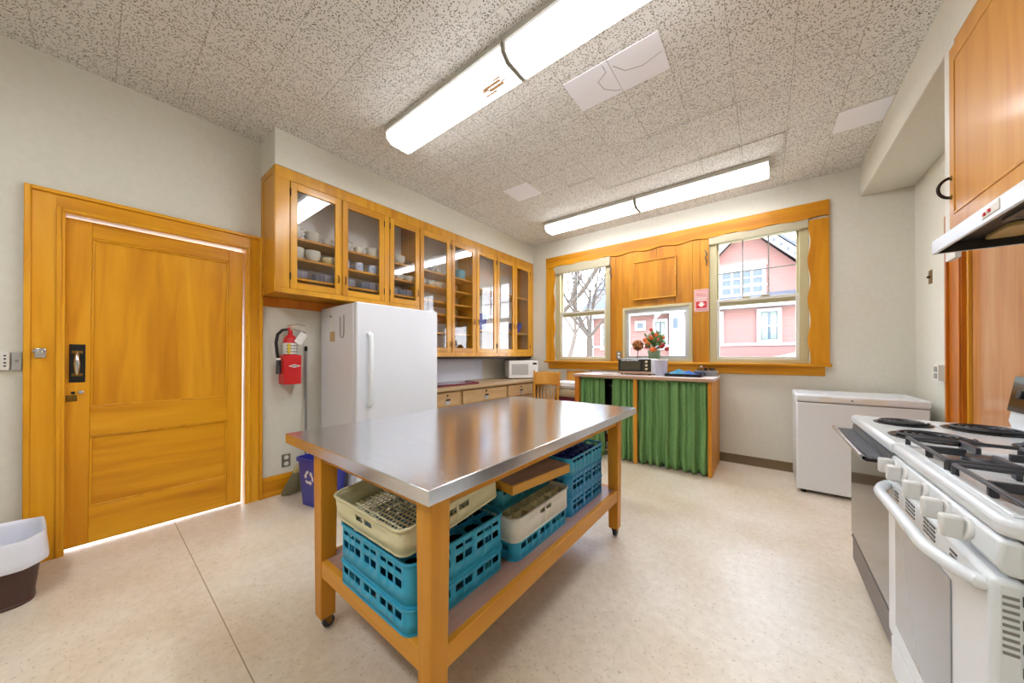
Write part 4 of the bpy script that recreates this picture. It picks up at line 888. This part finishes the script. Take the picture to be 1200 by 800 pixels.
# ------------------------------------------------------------------ two oak chairs in the corner
def chair(lab):
    t = thing('oak_chair', lab, 'chair', (0, 0, 0), 'oak chairs by the window wall')
    for x in (-.17, .17): MB().tube([(x * 1.08, -.21, 0), (x, -.19, .44)], [.015, .021], 10).build('leg', 'chair_wood', t)
    for x in (-.165, .165): MB().tube([(x * 1.12, .20, 0), (x, .18, .44), (x * 1.08, .20, .75), (x * 1.15, .235, 1.0)], [.015, .020, .016, .012], 10).build('leg', 'chair_wood', t)
    MB().rrect(-.205, .205, -.22, .205, .43, .462, .06).build('seat', 'chair_wood', t, bev=.008)
    def bk(u, v): x = -.185 + .37 * u; return (x, .228 + .03 * v + .022 * (1 - (2 * u - 1) ** 2), .79 + .185 * v + .012 * math.sin(math.pi * u))
    MB().grid(16, 6, bk).build('top_panel', 'chair_wood', t, solid=.016)
    MB().grid(16, 2, lambda u, v: (-.175 + .35 * u, .20 + .018 * (1 - (2 * u - 1) ** 2), .545 + .05 * v)).build('lower_rail', 'chair_wood', t, solid=.014)
    for k in range(7):
        x = -.13 + .26 * k / 6; y = .018 * (1 - (x / .18) ** 2)
        MB().tube([(x * .95, .20 + y, .595), (x, .214 + y, .66), (x, .222 + y, .70), (x * 1.02, .235 + y, .79)], [.007, .011, .006, .008], 8).build('spindle', 'chair_wood', t)
    MB().tube([(-.178, -.20, .2), (-.178, .19, .2)], .010, 8).tube([(.178, -.20, .2), (.178, .19, .2)], .010, 8).tube([(-.178, 0, .2), (.178, 0, .2)], .010, 8).build('stretcher', 'chair_wood', t)
    return t
c1 = chair('oak chair with curved back panel pushed in beside the microwave worktop')
c2 = dup(c1, (-2.215, 4.215, 0), R(-3), 'oak chair tucked against the curtained counter, holding folded blankets')
c1.location = (-2.40, 3.72, 0.0); c1.rotation_euler.z = R(12)
zb = .464
for i, (mt, hh, lab, sx) in enumerate((('cloth_dark', .09, 'dark folded blanket at the bottom of the pile on the chair', .19), ('cloth_maroon', .085, 'maroon folded blanket in the pile on the chair', .19), ('cloth_cream', .11, 'cream folded blanket under the white one on the chair', .2), ('cloth_white', .10, 'white folded blanket on top of the pile on the chair', .19))):
    def fb(u, v, zb=zb, hh=hh, sx=sx):
        return None
    m = MB().rrect(-sx, sx, -.17, .13, zb, zb + hh, .06).build('folded_blanket', mt, bev=.035, seg=4)
    fo = MB().box(-2.195 - sx * .93, -2.195 + sx * .93, 4.17 - .174, 4.17 + .10, zb + hh * .48, zb + hh * .52)
    m.location = (-2.195, 4.17, zb); ORG[m] = Vector((-2.195, 4.17, zb)); tag(m, lab, 'blanket', 'blankets on the chair')
    fo.build('fold_line', mt, m, bev=.004); zb += hh + .001

# ------------------------------------------------------------------ chest freezer
cf = thing('chest_freezer', 'white chest freezer against the window wall beside the ranges', 'freezer', (.6, 4.18, 0))
MB().box(.212, .978, 3.885, 4.44, .03, .805).build('body', 'white_enamel', cf, bev=.012, seg=3)
MB().box(.206, .984, 3.874, 4.445, .812, .874).build('lid', 'white_enamel', cf, bev=.018, seg=4)
MB().box(.22, .97, 3.89, 4.43, .80, .815).build('gasket', 'grey_metal', cf)
MB().box(.44, .62, 3.868, 3.876, .822, .858).build('lid_handle', 'white_plastic', cf, bev=.004)
MB().box(.36, .76, 3.871, 3.875, .818, .862).build('lid_badge', 'off_white', cf, bev=.002)
MB().cyl((.56, 3.868, .84), (.56, 3.864, .84), .008, seg=12).build('lock', 'steel_dull', cf)
fe = MB()
for x in (.26, .93):
    for y in (3.93, 4.40): fe.cyl((x, y, 0), (x, y, .035), .02, seg=12)
fe.build('feet', 'black', cf)

# ------------------------------------------------------------------ electric range (further) and gas range (closer)
SZ = .89
er = thing('electric_range', 'white topped electric coil range with black oven door', 'range', (.66, 2.23, 0))
ey0, ey1, ex0, ex1 = 1.865, 2.602, .372, .965
MB().box(ex0 + .03, ex1, ey0 + .004, ey1 - .004, .085, SZ - .03).build('body', 'white_enamel', er, bev=.003)
MB().box(ex0 + .05, ex1, ey0 + .01, ey1 - .01, 0, .085).build('base', 'black', er)
MB().box(ex0, ex1, ey0, ey1, SZ - .045, SZ).build('cooktop', 'white_enamel', er, bev=.014, seg=3)
MB().box(ex0 + .002, ex0 + .032, ey0 + .004, ey1 - .004, .232, .792).build('oven_door', 'black', er, bev=.004)
MB().box(ex0 - .002, ex0 + .003, ey0 + .012, ey1 - .012, .25, .775).build('door_glass', 'black_glass', er, bev=.001)
MB().box(ex0 + .004, ex0 + .03, ey0 + .006, ey1 - .006, .095, .215).build('storage_drawer', 'drawer_brown', er, bev=.005)
MB().box(ex0, ex0 + .03, ey0 + .004, ey1 - .004, .217, .230).build('drawer_trim', 'drawer_brown', er, bev=.002)
MB().box(ex0 + .006, ex0 + .03, ey0 + .004, ey1 - .004, .795, .842).build('vent_trim', 'black', er, bev=.003)
sl = MB()
for k in range(34): y = ey0 + .03 + k * .0203; sl.box(ex0 + .002, ex0 + .007, y, y + .009, .803, .834)
sl.build('vent_slots', 'grey_metal', er)
hd = MB().prism([(ex0 + .004, .800), (ex0 - .060, .800), (ex0 - .074, .808), (ex0 - .074, .818), (ex0 - .066, .822), (ex0 - .055, .812), (ex0 + .004, .812)], 'y', ey0 + .02, ey1 - .02).build('door_handle', 'black', er, bev=.002)
MB().cyl((ex0 - .071, ey0 + .02, .8165), (ex0 - .071, ey1 - .02, .8165), .009, seg=12).build('handle_trim', 'chrome', hd)
ri = MB()
for k in range(6): ri.box(ex0 - .052 + k * .009, ex0 - .048 + k * .009, ey0 + .03, ey1 - .03, .811, .817)
ri.build('handle_ribs', 'steel_dull', hd)
def coil(x, y, rad):
    dp = MB().lathe([(rad * 1.16, .0005), (rad * 1.2, .004), (rad * 1.12, .006), (rad * 1.05, .002), (rad * .3, .001)], (x, y, SZ), 32).build('drip_pan', 'black', er)
    n = 4; p = [(x + (rad * (.22 + .78 * i / 150)) * math.cos(i / 150 * n * 2 * math.pi), y + (rad * (.22 + .78 * i / 150)) * math.sin(i / 150 * n * 2 * math.pi), SZ + .011) for i in range(151)]
    MB().tube(p, .0052, 7).build('coil', 'coil', dp)
    MB().tube([(x - rad, y, SZ + .005), (x + rad, y, SZ + .005)], .003, 5).tube([(x, y - rad, SZ + .005), (x, y + rad, SZ + .005)], .003, 5).build('coil_support', 'chrome', dp)
coil(.515, 2.395, .080); coil(.52, 2.045, .100); coil(.755, 2.385, .105); coil(.80, 2.045, .080)
MB().prism([(ex1 - .075, SZ - .01), (ex1 - .085, SZ + .03), (ex1 - .06, SZ + .20), (ex1 - .02, SZ + .24), (ex1, SZ + .24), (ex1, SZ - .01)], 'y', ey0, ey1).build('backguard', 'white_enamel', er, bev=.008)
MB().prism([(ex1 - .090, SZ + .075), (ex1 - .066, SZ + .235), (ex1 - .05, SZ + .235), (ex1 - .07, SZ + .075)], 'y', ey0 + .012, ey1 - .005).build('control_panel', 'black_glass', er, bev=.003)
for k in range(5): MB().cyl((ex1 - .078, ey0 + .1 + k * .13, SZ + .155), (ex1 - .098, ey0 + .1 + k * .13, SZ + .158), .02).build('control_knob', 'black', er, bev=.003)

gr_ = thing('gas_range', 'white gas range with black grates closest to the camera', 'range', (.66, 1.46, 0))
gy0, gy1, gx0, gx1 = 1.118, 1.850, .372, .985
MB().box(gx0 + .035, gx1, gy0 + .012, gy1 - .006, .03, SZ - .04).build('body', 'white_enamel', gr_, bev=.004)
MB().box(gx0 + .05, gx1, gy0 + .03, gy1 - .03, 0, .03).build('base', 'black', gr_)
ctop = MB().rrect(gx0 - .002, gx1, gy0, gy1, SZ - .038, SZ, .035, 6).build('cooktop', 'white_enamel', gr_, bev=.012, seg=3)
MB().prism([(gx0 + .03, .775), (gx0 + .004, .778), (gx0 - .008, .80), (gx0 + .0, SZ - .042), (gx0 + .03, SZ - .042)], 'y', gy0 + .006, gy1 - .004).build('control_panel', 'white_enamel', gr_, bev=.008, seg=3)
MB().frame('z', SZ - .001, SZ + .006, gx0 + .022, gx1 - .08, gy0 + .03, gy1 - .03, .012).build('cooktop_lip', 'white_enamel', ctop, bev=.003)
dg = MB().box(gx0 - .012, gx0 + .035, gy0 + .010, gy1 - .006, .195, .768).build('oven_door', 'white_enamel', gr_, bev=.012, seg=3)
MB().box(gx0 - .0145, gx0 - .011, 1.305, 1.745, .27, .665).build('door_window', 'oven_grey', dg, bev=.002)
hp = []
for k in range(19):
    u = k / 18; y = gy0 + .035 + (gy1 - gy0 - .07) * u; e = 4 * u * (1 - u); hp.append((gx0 - .018 - .044 * min(1, e * 1.6) ** .8, y, .742 - .0 + .004 * e))
MB().tube([(gx0 - .006, hp[0][1], .742)] + hp + [(gx0 - .006, hp[-1][1], .742)], [.015] + [.0155] * 19 + [.015], 12).build('door_handle', 'white_enamel', dg)
vs_ = MB()
for gk, c in enumerate((1.735, 1.60, 1.445, 1.295)):
    for j in range(4 if gk in (1, 2) else 3):
        for cc_ in ((-.022, .022) if gk in (1, 2) else (0,)): vs_.box(gx0 - .0135, gx0 - .011, c + cc_ - .018, c + cc_ + .018, .692 + j * .012 + .02, .697 + j * .012 + .02)
vs_.build('vent_slots', 'black', dg)
ss = MB()
for k in range(9): ss.box(gx0 + .002, gx0 + .022, gy0 + .0085, gy0 + .011, .62 + k * .014, .626 + k * .014)
ss.build('side_slots', 'grey_metal', dg)
MB().box(gx0 - .006, gx0 + .035, gy0 + .010, gy1 - .006, .045, .182).build('storage_drawer', 'white_enamel', gr_, bev=.01, seg=3)
MB().box(gx0 + .036, gx0 + .05, gy0 + .0085, gy0 + .013, .05, .80).build('side_gap', 'black', gr_)
sh = MB()
for k in range(13): sh.box(gx0 + .026, gx0 + .034, gy0 + .0088, gy0 + .011, .16 + k * .047, .18 + k * .047)
sh.build('edge_slots', 'black', dg)
for k, y in enumerate((1.775, 1.675, 1.50, 1.355, 1.24)):
    kb = MB().cyl((gx0 - .004, y, .818), (gx0 - .014, y, .820), .026, .026, 20).build('burner_knob', 'white_plastic', gr_, bev=.003)
    MB().prism([(-.011, -.026), (.011, -.026), (.013, .026), (-.013, .026)], 'x', -.036, 0).xf(Matrix.Translation((gx0 - .013, y, .820))).build('knob_grip', 'white_plastic', kb, bev=.006)
def burner(x, y, rad):
    bw = MB().lathe([(rad * 2.1, .001), (rad * 1.9, .0025), (rad * 1.2, .002), (rad, .0015)], (x, y, SZ), 30).build('burner_bowl', 'steel_dull', gr_)
    MB().lathe([(rad, 0), (rad, .014), (rad * .9, .018), (rad * .86, .022), (0, .024)], (x, y, SZ), 24).build('burner_cap', 'iron', bw)
for x in (.52, .78):
    for y in (1.28, 1.655): burner(x, y, .045)
def grate(yc):
    m = MB(); z0, z1 = SZ + .006, SZ + .036; y0, y1 = yc - .165, yc + .165
    def bar(a, b, ra=.006): m.tube([a, b], ra, 6)
    for x0, x1 in ((.405, .640), (.655, .905)):
        xc = (x0 + x1) / 2
        for y in (y0, y1):
            m.tube([(x0, y, z1 - .004), (x1, y, z1 - .004)], .0065, 6)
        for x in (x0, x1):
            m.tube([(x, y0, z1 - .004), (x, y1, z1 - .004)], .0065, 6)
        for px, py in ((x0, y0), (x1, y0), (x0, y1), (x1, y1)): m.tube([(px, py, z1), (px, py, SZ + .002)], [.0065, .008], 6)
        for (ax, ay, bx_, by) in ((xc, y0, xc, yc - .045), (xc, y1, xc, yc + .045), (x0, yc, xc - .04, yc), (x1, yc, xc + .04, yc)):
            dx, dy = bx_ - ax, by - ay; L = math.hypot(dx, dy); nx, ny = -dy / L * .0055, dx / L * .0055
            q = [(ax + nx, ay + ny), (ax - nx, ay - ny), (bx_ - nx, by - ny), (bx_ + nx, by + ny)]; m.prism(q, 'z', SZ + .018, z1 + .004)
            m.prism([(ax + nx, ay + ny), (ax - nx, ay - ny), (ax - nx + dx * .2, ay - ny + dy * .2), (ax + nx + dx * .2, ay + ny + dy * .2)], 'z', SZ + .001, z1)
    m.build('grate', 'iron', gr_, bev=.0015, seg=1)
grate(1.28); grate(1.655)
MB().prism([(gx1 - .06, SZ - .01), (gx1 - .07, SZ + .02), (gx1 - .04, SZ + .09), (gx1, SZ + .09), (gx1, SZ - .01)], 'y', gy0, gy1).build('backguard', 'white_enamel', gr_, bev=.006)

# ------------------------------------------------------------------ wall cabinet and hood over the ranges
CX = .711
rc = thing('wall_cabinet', 'honey coloured solid-door wall cabinet over the range hood', 'cabinet', (.88, 1.9, 1.76))
MB().box(CX + .02, XR - .003, 1.06, 2.60, 1.765, 2.728).build('carcass', 'hood_cab_z', rc)
MB().box(CX, CX + .02, 1.06, 2.520, 2.645, 2.728).box(CX, CX + .02, 1.06, 2.520, 1.765, 1.80).box(CX, CX + .02, 1.77, 1.83, 1.80, 2.645).build('face_frame', 'hood_cab_z', rc, bev=.002)
MB().box(CX - .002, CX + .018, 2.520, 2.625, 1.685, 2.728).build('filler_panel', 'off_white', rc, bev=.002)
def rdoor(a, b):
    d = MB().box(CX - .020, CX - .002, a, b, 1.79, 2.672).build('door', 'hood_cab_z', rc, bev=.006, seg=3)
    MB().frame('x', CX - .024, CX - .018, a + .052, b - .052, 1.875, 2.60, .012).build('door_moulding', 'hood_cab_z', d, bev=.003)
    return d
d = rdoor(1.825, 2.512); rdoor(1.08, 1.775)
MB().tube([(CX - .020 - .040 * math.sin(R(15 * k)), 2.488, 2.01 + .047 * math.cos(R(15 * k))) for k in range(13)], .0065, 10).build('ring_pull', 'dark_bronze', d)
MB().ball((CX - .021, 2.487, 2.055), (.006, .012, .012), 10, 6).build('pull_rosette', 'brass', d)
MB().ball((CX - .021, 2.487, 1.965), (.006, .012, .012), 10, 6).build('pull_rosette', 'brass', d)
hd_ = thing('range_hood', 'white slim range hood with switches mounted below honey wall cabinet', 'range hood', (.83, 1.8, 1.69))
HX, HY0, HY1 = .612, 1.30, 2.412
MB().prism([(HX, 1.688), (HX, 1.750), (CX - .004, 1.764), (XR - .004, 1.764), (XR - .004, 1.748), (HX + .012, 1.738), (HX + .012, 1.688)], 'y', HY0, HY1).build('shell', 'white_enamel', hd_, bev=.004)
MB().box(HX + .010, XR - .004, HY1 - .014, HY1, 1.688, 1.750).build('end_panel', 'white_enamel', hd_, bev=.003)
MB().box(HX + .010, XR - .004, HY0, HY0 + .014, 1.688, 1.750).build('end_panel', 'white_enamel', hd_, bev=.003)
MB().box(HX + .014, XR - .01, HY0 + .016, HY1 - .016, 1.732, 1.740).build('inner_shadow', 'hood_shadow', hd_)  # dark colour stands in for the shade of a deep hood recess
MB().box(HX + .014, XR - .01, HY1 - .020, HY1 - .0145, 1.689, 1.732).build('end_shadow', 'hood_shadow', hd_)  # thin dark sheet added to paint shade over the inner end
MB().frame('z', 1.722, 1.733, .70, .98, 1.50, 2.10, .02).box(.72, .96, 1.52, 2.08, 1.726, 1.732).build('filter', 'filter_mesh', hd_, bev=.002)
MB().rrect(.74, .84, 2.16, 2.36, 1.715, 1.733, .02).build('lamp_lens', 'lens_amber', hd_, bev=.004)
sp_ = MB().prism([(1.843, 1.706), (1.955, 1.704), (1.948, 1.720), (1.948, 1.728), (1.846, 1.742)], 'x', HX - .003, HX + .001).build('switch_plate', 'off_white', hd_, bev=.001)
MB().box(HX - .008, HX - .002, 1.925, 1.937, 1.711, 1.722).box(HX - .008, HX - .002, 1.893, 1.905, 1.714, 1.725).build('switch_button', 'red', sp_, bev=.001)
# switch and outlet by the freezer
sw = thing('light_switch', 'brass toggle switch plate on the wall above the freezer end', 'switch', (XR, 4.145, 1.80))
MB().box(XR - .005, XR, 4.115, 4.178, 1.795, 1.905).build('cover_plate', 'brass', sw, bev=.002)
MB().box(XR - .022, XR - .005, 4.142, 4.150, 1.842, 1.858).build('toggle', 'dark_bronze', sw, bev=.002)
ob = thing('wall_outlet', 'pale surface outlet box on the wall between freezer and wooden casing', 'outlet', (XR, 3.90, 1.03))
MB().box(XR - .04, XR, 3.865, 3.945, 1.03, 1.15).build('outlet_box', 'off_white', ob, bev=.004)
MB().box(XR - .044, XR - .040, 3.88, 3.93, 1.045, 1.085).box(XR - .044, XR - .040, 3.88, 3.93, 1.095, 1.135).build('socket', 'grey_metal', ob, bev=.002)

# ------------------------------------------------------------------ fluorescent ceiling fixtures
def fixture(x0, x1, y0, y1, lab):
    t = thing('ceiling_light', lab, 'ceiling light', ((x0 + x1) / 2, (y0 + y1) / 2, 2.905), 'fluorescent ceiling lights')
    MB().box(x0, x1, y0 - .012, y1 + .012, ZC - .034, ZC).build('housing', 'lamp_metal', t, bev=.003)
    MB().prism([(y0, ZC - .034), (y0 + .008, ZC - .075), (y0 + .05, ZC - .108), (y1 - .05, ZC - .108), (y1 - .008, ZC - .075), (y1, ZC - .034)], 'x', x0 + .012, x1 - .012).build('diffuser', 'tube_lens', t, bev=.004)
    for xa in (x0, x1 - .012): MB().prism([(y0 - .006, ZC - .034), (y0 + .002, ZC - .078), (y0 + .047, ZC - .113), (y1 - .047, ZC - .113), (y1 - .002, ZC - .078), (y1 + .006, ZC - .034)], 'x', xa, xa + .012).build('end_cap', 'lamp_metal', t, bev=.002)
    return t
fa = fixture(-2.385, -1.180, 1.425, 1.672, 'fluorescent ceiling light with brown scorch mark on its lens')
st_ = MB(); r = random.Random(5)
for x, y, a, b in ((-1.36, 1.535, .075, .011), (-1.34, 1.562, .06, .013), (-1.40, 1.585, .05, .008), (-1.30, 1.515, .03, .007), (-1.42, 1.55, .03, .006), (-1.27, 1.548, .022, .006)):
    st_.rrect(x - a, x + a, y - b, y + b, ZC - .1092, ZC - .1078, b * .9, 4)
st_.build('scorch_mark', 'lens_scorch', fa)
fixture(-1.172, .033, 1.425, 1.672, 'fluorescent ceiling light cut by the picture top above the table')
fixture(-2.385, -1.180, 3.775, 4.022, 'fluorescent ceiling light in the row near windows, towards glazed cabinets')
fixture(-1.172, .033, 3.775, 4.022, 'fluorescent ceiling light in the row near windows, towards the ranges')
fixture(-2.385, -1.180, -.925, -.678, 'added unseen fluorescent light behind the camera, evening the room light, towards the door')  # extra row out of view, put in to even out the room light
fixture(-1.172, .033, -.925, -.678, 'added unseen fluorescent light behind the camera, evening the room light, towards the ranges')  # second lamp of the added, unseen row

# ------------------------------------------------------------------ things along the door wall
ex = thing('fire_extinguisher', 'red fire extinguisher with black hose hung beside the panelled door', 'fire extinguisher', (XL + .075, 1.075, .985))
cx, cy = XL + .075, 1.075
MB().lathe([(.0, 0), (.045, .004), (.054, .02), (.054, .345), (.05, .375), (.035, .405), (.018, .415), (.018, .435), (0, .435)], (cx, cy, .985), 26).build('cylinder', 'red', ex)
lb_ = MB().lathe([(.0548, .245), (.0548, .342), (.0543, .342), (.0543, .245)], (cx, cy, .985), 26).build('label_band', 'white', ex)
lm = MB()
for k in range(4):
    for j in range(3): a = R(-40 + 26 * k); lm.box(-.009, .009, -.001, .001, -.006, .006).bm.verts.ensure_lookup_table(); bmesh.ops.transform(lm.bm, matrix=Matrix.Translation((cx + .0553 * math.cos(a), cy + .0553 * math.sin(a), 1.252 + j * .026)) @ Matrix.Rotation(a + R(90), 4, 'Z'), verts=lm.bm.verts[-8:])
lm.build('label_print', 'grey_metal', lb_)
MB().box(cx + .043, cx + .0562, cy - .036, cy - .016, 1.235, 1.32).build('yellow_strip', 'yellow', lb_)
MB().cyl((cx, cy, 1.415), (cx, cy, 1.465), .017, .014).cyl((cx, cy - .03, 1.448), (cx, cy + .014, 1.448), .012).build('valve', 'red', ex, bev=.002)
MB().prism([(cy - .02, 1.470), (cy + .05, 1.490), (cy + .115, 1.487), (cy + .115, 1.493), (cy + .045, 1.499), (cy - .02, 1.482)], 'x', cx - .01, cx + .01).prism([(cy - .01, 1.455), (cy + .05, 1.442), (cy + .12, 1.418), (cy + .12, 1.425), (cy + .05, 1.452), (cy - .01, 1.464)], 'x', cx - .01, cx + .01).build('lever', 'chrome', ex, bev=.001)
MB().tube([(cx, cy - .02, 1.448), (cx, cy - .06, 1.438), (cx + .005, cy - .095, 1.40), (cx + .008, cy - .108, 1.33), (cx + .005, cy - .10, 1.24), (cx, cy - .088, 1.17)], .012, 10).build('hose', 'rubber', ex)
MB().cyl((cx, cy - .088, 1.19), (cx, cy - .088, 1.06), .016, .02).build('nozzle', 'iron', ex)
MB().cyl((cx, cy - .088, 1.195), (cx, cy - .088, 1.18), .018).build('nozzle_collar', 'white', ex)
MB().box(-.0015, .0015, -.032, .032, -.052, .052).xf(Matrix.Translation((cx + .056, cy + .065, 1.37)) @ Matrix.Rotation(R(-32), 4, 'X')).build('inspection_tag', 'white', ex)
MB().cyl((cx + .014, cy, 1.45), (cx + .024, cy, 1.45), .011, seg=12).build('pressure_gauge', 'chrome', ex)
ho = thing('extinguisher_holder', 'red holder sleeve with white diamond around the fire extinguisher', 'holder', (XL + .07, 1.075, .968))
h_ = MB(); hx0, hx1, hy0, hy1 = XL + .002, XL + .142, 1.010, 1.140
h_.box(hx1 - .004, hx1, hy0, hy1, .970, 1.222).box(hx0, hx1 - .004, hy0, hy0 + .004, .970, 1.222).box(hx0, hx1 - .004, hy1 - .004, hy1, .970, 1.222).box(hx0, hx1 - .004, hy0, hy1, .968, .9745)
h_.build('sleeve', 'red_holder', ho, bev=.004)
MB().prism([(1.040, 1.127), (1.085, 1.142), (1.138, 1.127), (1.085, 1.112)], 'x', hx1 - .0005, hx1 + .001).build('diamond', 'white', ho)
MB().box(hx1 + .001, hx1 + .0014, 1.065, 1.110, 1.122, 1.132).build('diamond_word', 'grey_metal', ho)
op = thing('wall_outlet', 'small bronze outlet plate low on the wall by the recycling bin', 'outlet', (XL, 1.068, .228))
MB().box(XL, XL + .006, 1.034, 1.102, .226, .338).build('cover_plate', 'outlet_grey', op, bev=.003)
MB().rrect(1.052, 1.086, .238, .272, 0, .004, .012).rrect(1.052, 1.086, .292, .326, 0, .004, .012).xf(Matrix(((0, 0, 1, XL + .0055), (1, 0, 0, 0), (0, 1, 0, 0), (0, 0, 0, 1)))).build('socket', 'off_white', op)
os_ = thing('wall_outlet', 'cream surface outlet box on the wall left of panelled door', 'outlet', (XL, -.33, 1.13))
MB().box(XL, XL + .04, -.40, -.285, 1.135, 1.240).build('outlet_box', 'off_white', os_, bev=.006)
sk = MB()
for y in (-.375, -.345, -.318, -.298):
    for z in (1.16, 1.178, 1.20, 1.218): sk.box(XL + .0395, XL + .041, y - .004, y + .004, z - .004, z + .004)
sk.build('socket_slots', 'dark_bronze', os_)
ms = thing('switch_plate', 'blue-grey metal switch plate touching the casing of the panelled door', 'switch', (XL, -.262, 1.13))
MB().box(XL, XL + .012, -.281, -.246, 1.133, 1.240).build('cover_plate', 'alu_frame', ms, bev=.003)
MB().box(XL + .012, XL + .02, -.268, -.258, 1.18, 1.195).build('toggle', 'steel_dull', ms, bev=.002)
# broom
bm_ = thing('push_broom', 'broom with metal handle leaning in the corner by the refrigerator', 'broom', (XL + .08, 1.13, 0))
MB().cyl((XL + .085, 1.196, .26), (XL + .022, 1.218, 1.262), .0105, seg=12).build('handle', 'grey_metal', bm_)
MB().cyl((XL + .022, 1.218, 1.258), (XL + .019, 1.2205, 1.302), .0125, seg=12).build('hanger_cap', 'dark_bronze', bm_, bev=.003)
MB().prism([(1.165, .27), (1.215, .27), (1.215, .22), (1.21, .175), (1.095, .175), (1.11, .22)], 'x', XL + .06, XL + .11).build('broom_head', 'straw', bm_, bev=.012, seg=3)
bb = MB(); r = random.Random(2)
for k in range(260):
    u = r.uniform(-1, 1); v = r.uniform(-1, 1); bb.tube([(XL + .085 + v * .018, 1.145 + u * .05, .18), (XL + .09 + v * .04, 1.10 + u * .095, r.uniform(.004, .02))], [.0022, .0016], 4, caps=False)
b_ = bb.build('bristles', 'straw_dark', bm_); b_['kind'] = 'stuff'
# recycling bin
rb = thing('recycling_bin', 'blue recycling bin with white arrows symbol beside the refrigerator', 'bin', (0, 0, 0))
w0, d0, hh = .175, .115, .385
bnm = MB()
def loopz(wx, dy, z, r_=.03):
    p = []
    for sx, sy2, a0 in ((1, 1, 0), (-1, 1, 90), (-1, -1, 180), (1, -1, 270)):
        for k in range(5): a = R(a0 + 22.5 * k); p.append(bnm.v(sx * (wx - r_) + r_ * math.cos(a), sy2 * (dy - r_) + r_ * math.sin(a), z))
    return p
L_ = [loopz(w0 * .80, d0 * .80, 0), loopz(w0 * .97, d0 * .97, hh - .03), loopz(w0 + .006, d0 + .006, hh - .028), loopz(w0 + .006, d0 + .006, hh), loopz(w0 - .004, d0 - .004, hh), loopz(w0 * .78, d0 * .78, .006)]
for a, b in zip(L_, L_[1:]):
    for i in range(len(a)): bnm.f([a[i], a[(i + 1) % len(a)], b[(i + 1) % len(b)], b[i]])
bnm.f(L_[0][::-1]); bnm.f(L_[-1]); bnm.build('bin_body', 'bin_blue', rb)
ry = MB()
for k in range(3):
    mt = Matrix.Rotation(R(120 * k), 4, 'Y')
    q = [(-.050, -.022), (-.026, -.038), (.012, -.038), (.012, -.050), (.036, -.028), (.012, -.006), (.012, -.018), (-.020, -.018), (-.034, -.008)]
    q = [(x_ * 1.0, z_ * 1.0 - .012) for x_, z_ in q]; n0 = len(ry.bm.verts); ry.prism(q, 'y', -.0012, .0012); ry.bm.verts.ensure_lookup_table()
    bmesh.ops.transform(ry.bm, matrix=mt, verts=ry.bm.verts[n0:])
tilt = math.atan2(d0 * .17, hh - .03)
ry.xf(Matrix.Translation((-.02, -d0 * .905, .235)) @ Matrix.Rotation(tilt, 4, 'X')).build('recycling_symbol', 'white', rb)
put(rb, -2.905, 1.180, 0, R(12))
# waste basket with its bag
tbn = thing('waste_basket', 'brown waste basket lined with white bag at the picture edge', 'bin', (0, 0, 0))
def rl(mb, wx, dy, z, r_, fn=None):
    p = []
    for sx, sy2, a0 in ((1, 1, 0), (-1, 1, 90), (-1, -1, 180), (1, -1, 270)):
        for k in range(7):
            a = R(a0 + 15 * k); x, y = sx * (wx - r_) + r_ * math.cos(a), sy2 * (dy - r_) + r_ * math.sin(a)
            if fn: x, y, zz_ = fn(x, y, z)
            else: zz_ = z
            p.append(mb.v(x, y, zz_))
    return p
def skin(mb, L, cap0=True, cap1=False):
    for a, b in zip(L, L[1:]):
        for i in range(len(a)): mb.f([a[i], a[(i + 1) % len(a)], b[(i + 1) % len(b)], b[i]])
    if cap0: mb.f(L[0][::-1])
    if cap1: mb.f(L[-1])
m = MB(); skin(m, [rl(m, .165, .125, 0, .07), rl(m, .168, .128, .012, .07), rl(m, .164, .124, .016, .07), rl(m, .195, .152, .30, .075), rl(m, .19, .147, .30, .075), rl(m, .155, .115, .01, .07)], True, True); m.build('basket', 'bin_brown', tbn)
r = random.Random(12); ph = [r.uniform(0, 6) for _ in range(6)]
def wr(amp, za=0):
    def fn(x, y, z):
        a = math.atan2(y, x); k = 1 + amp * (math.sin(7 * a + ph[0] + z * 30) + .6 * math.sin(13 * a + ph[1])); return (x * k, y * k, z + za * math.sin(5 * a + ph[2]))
    return fn
m = MB(); skin(m, [rl(m, .206, .163, .188, .08, wr(.010, .012)), rl(m, .212, .168, .21, .08, wr(.010, .008)), rl(m, .203, .160, .25, .08, wr(.012)), rl(m, .205, .161, .30, .08, wr(.012)), rl(m, .200, .156, .335, .078, wr(.016, .012)), rl(m, .188, .145, .325, .075, wr(.01, .008)), rl(m, .175, .134, .20, .07, wr(.012)), rl(m, .155, .114, .06, .07, wr(.012)), rl(m, .10, .07, .02, .05)], False, True)
m.build('bag', 'bag_white', tbn, sub=1, ang=80)
put(tbn, -3.02, -.305, 0, R(4))
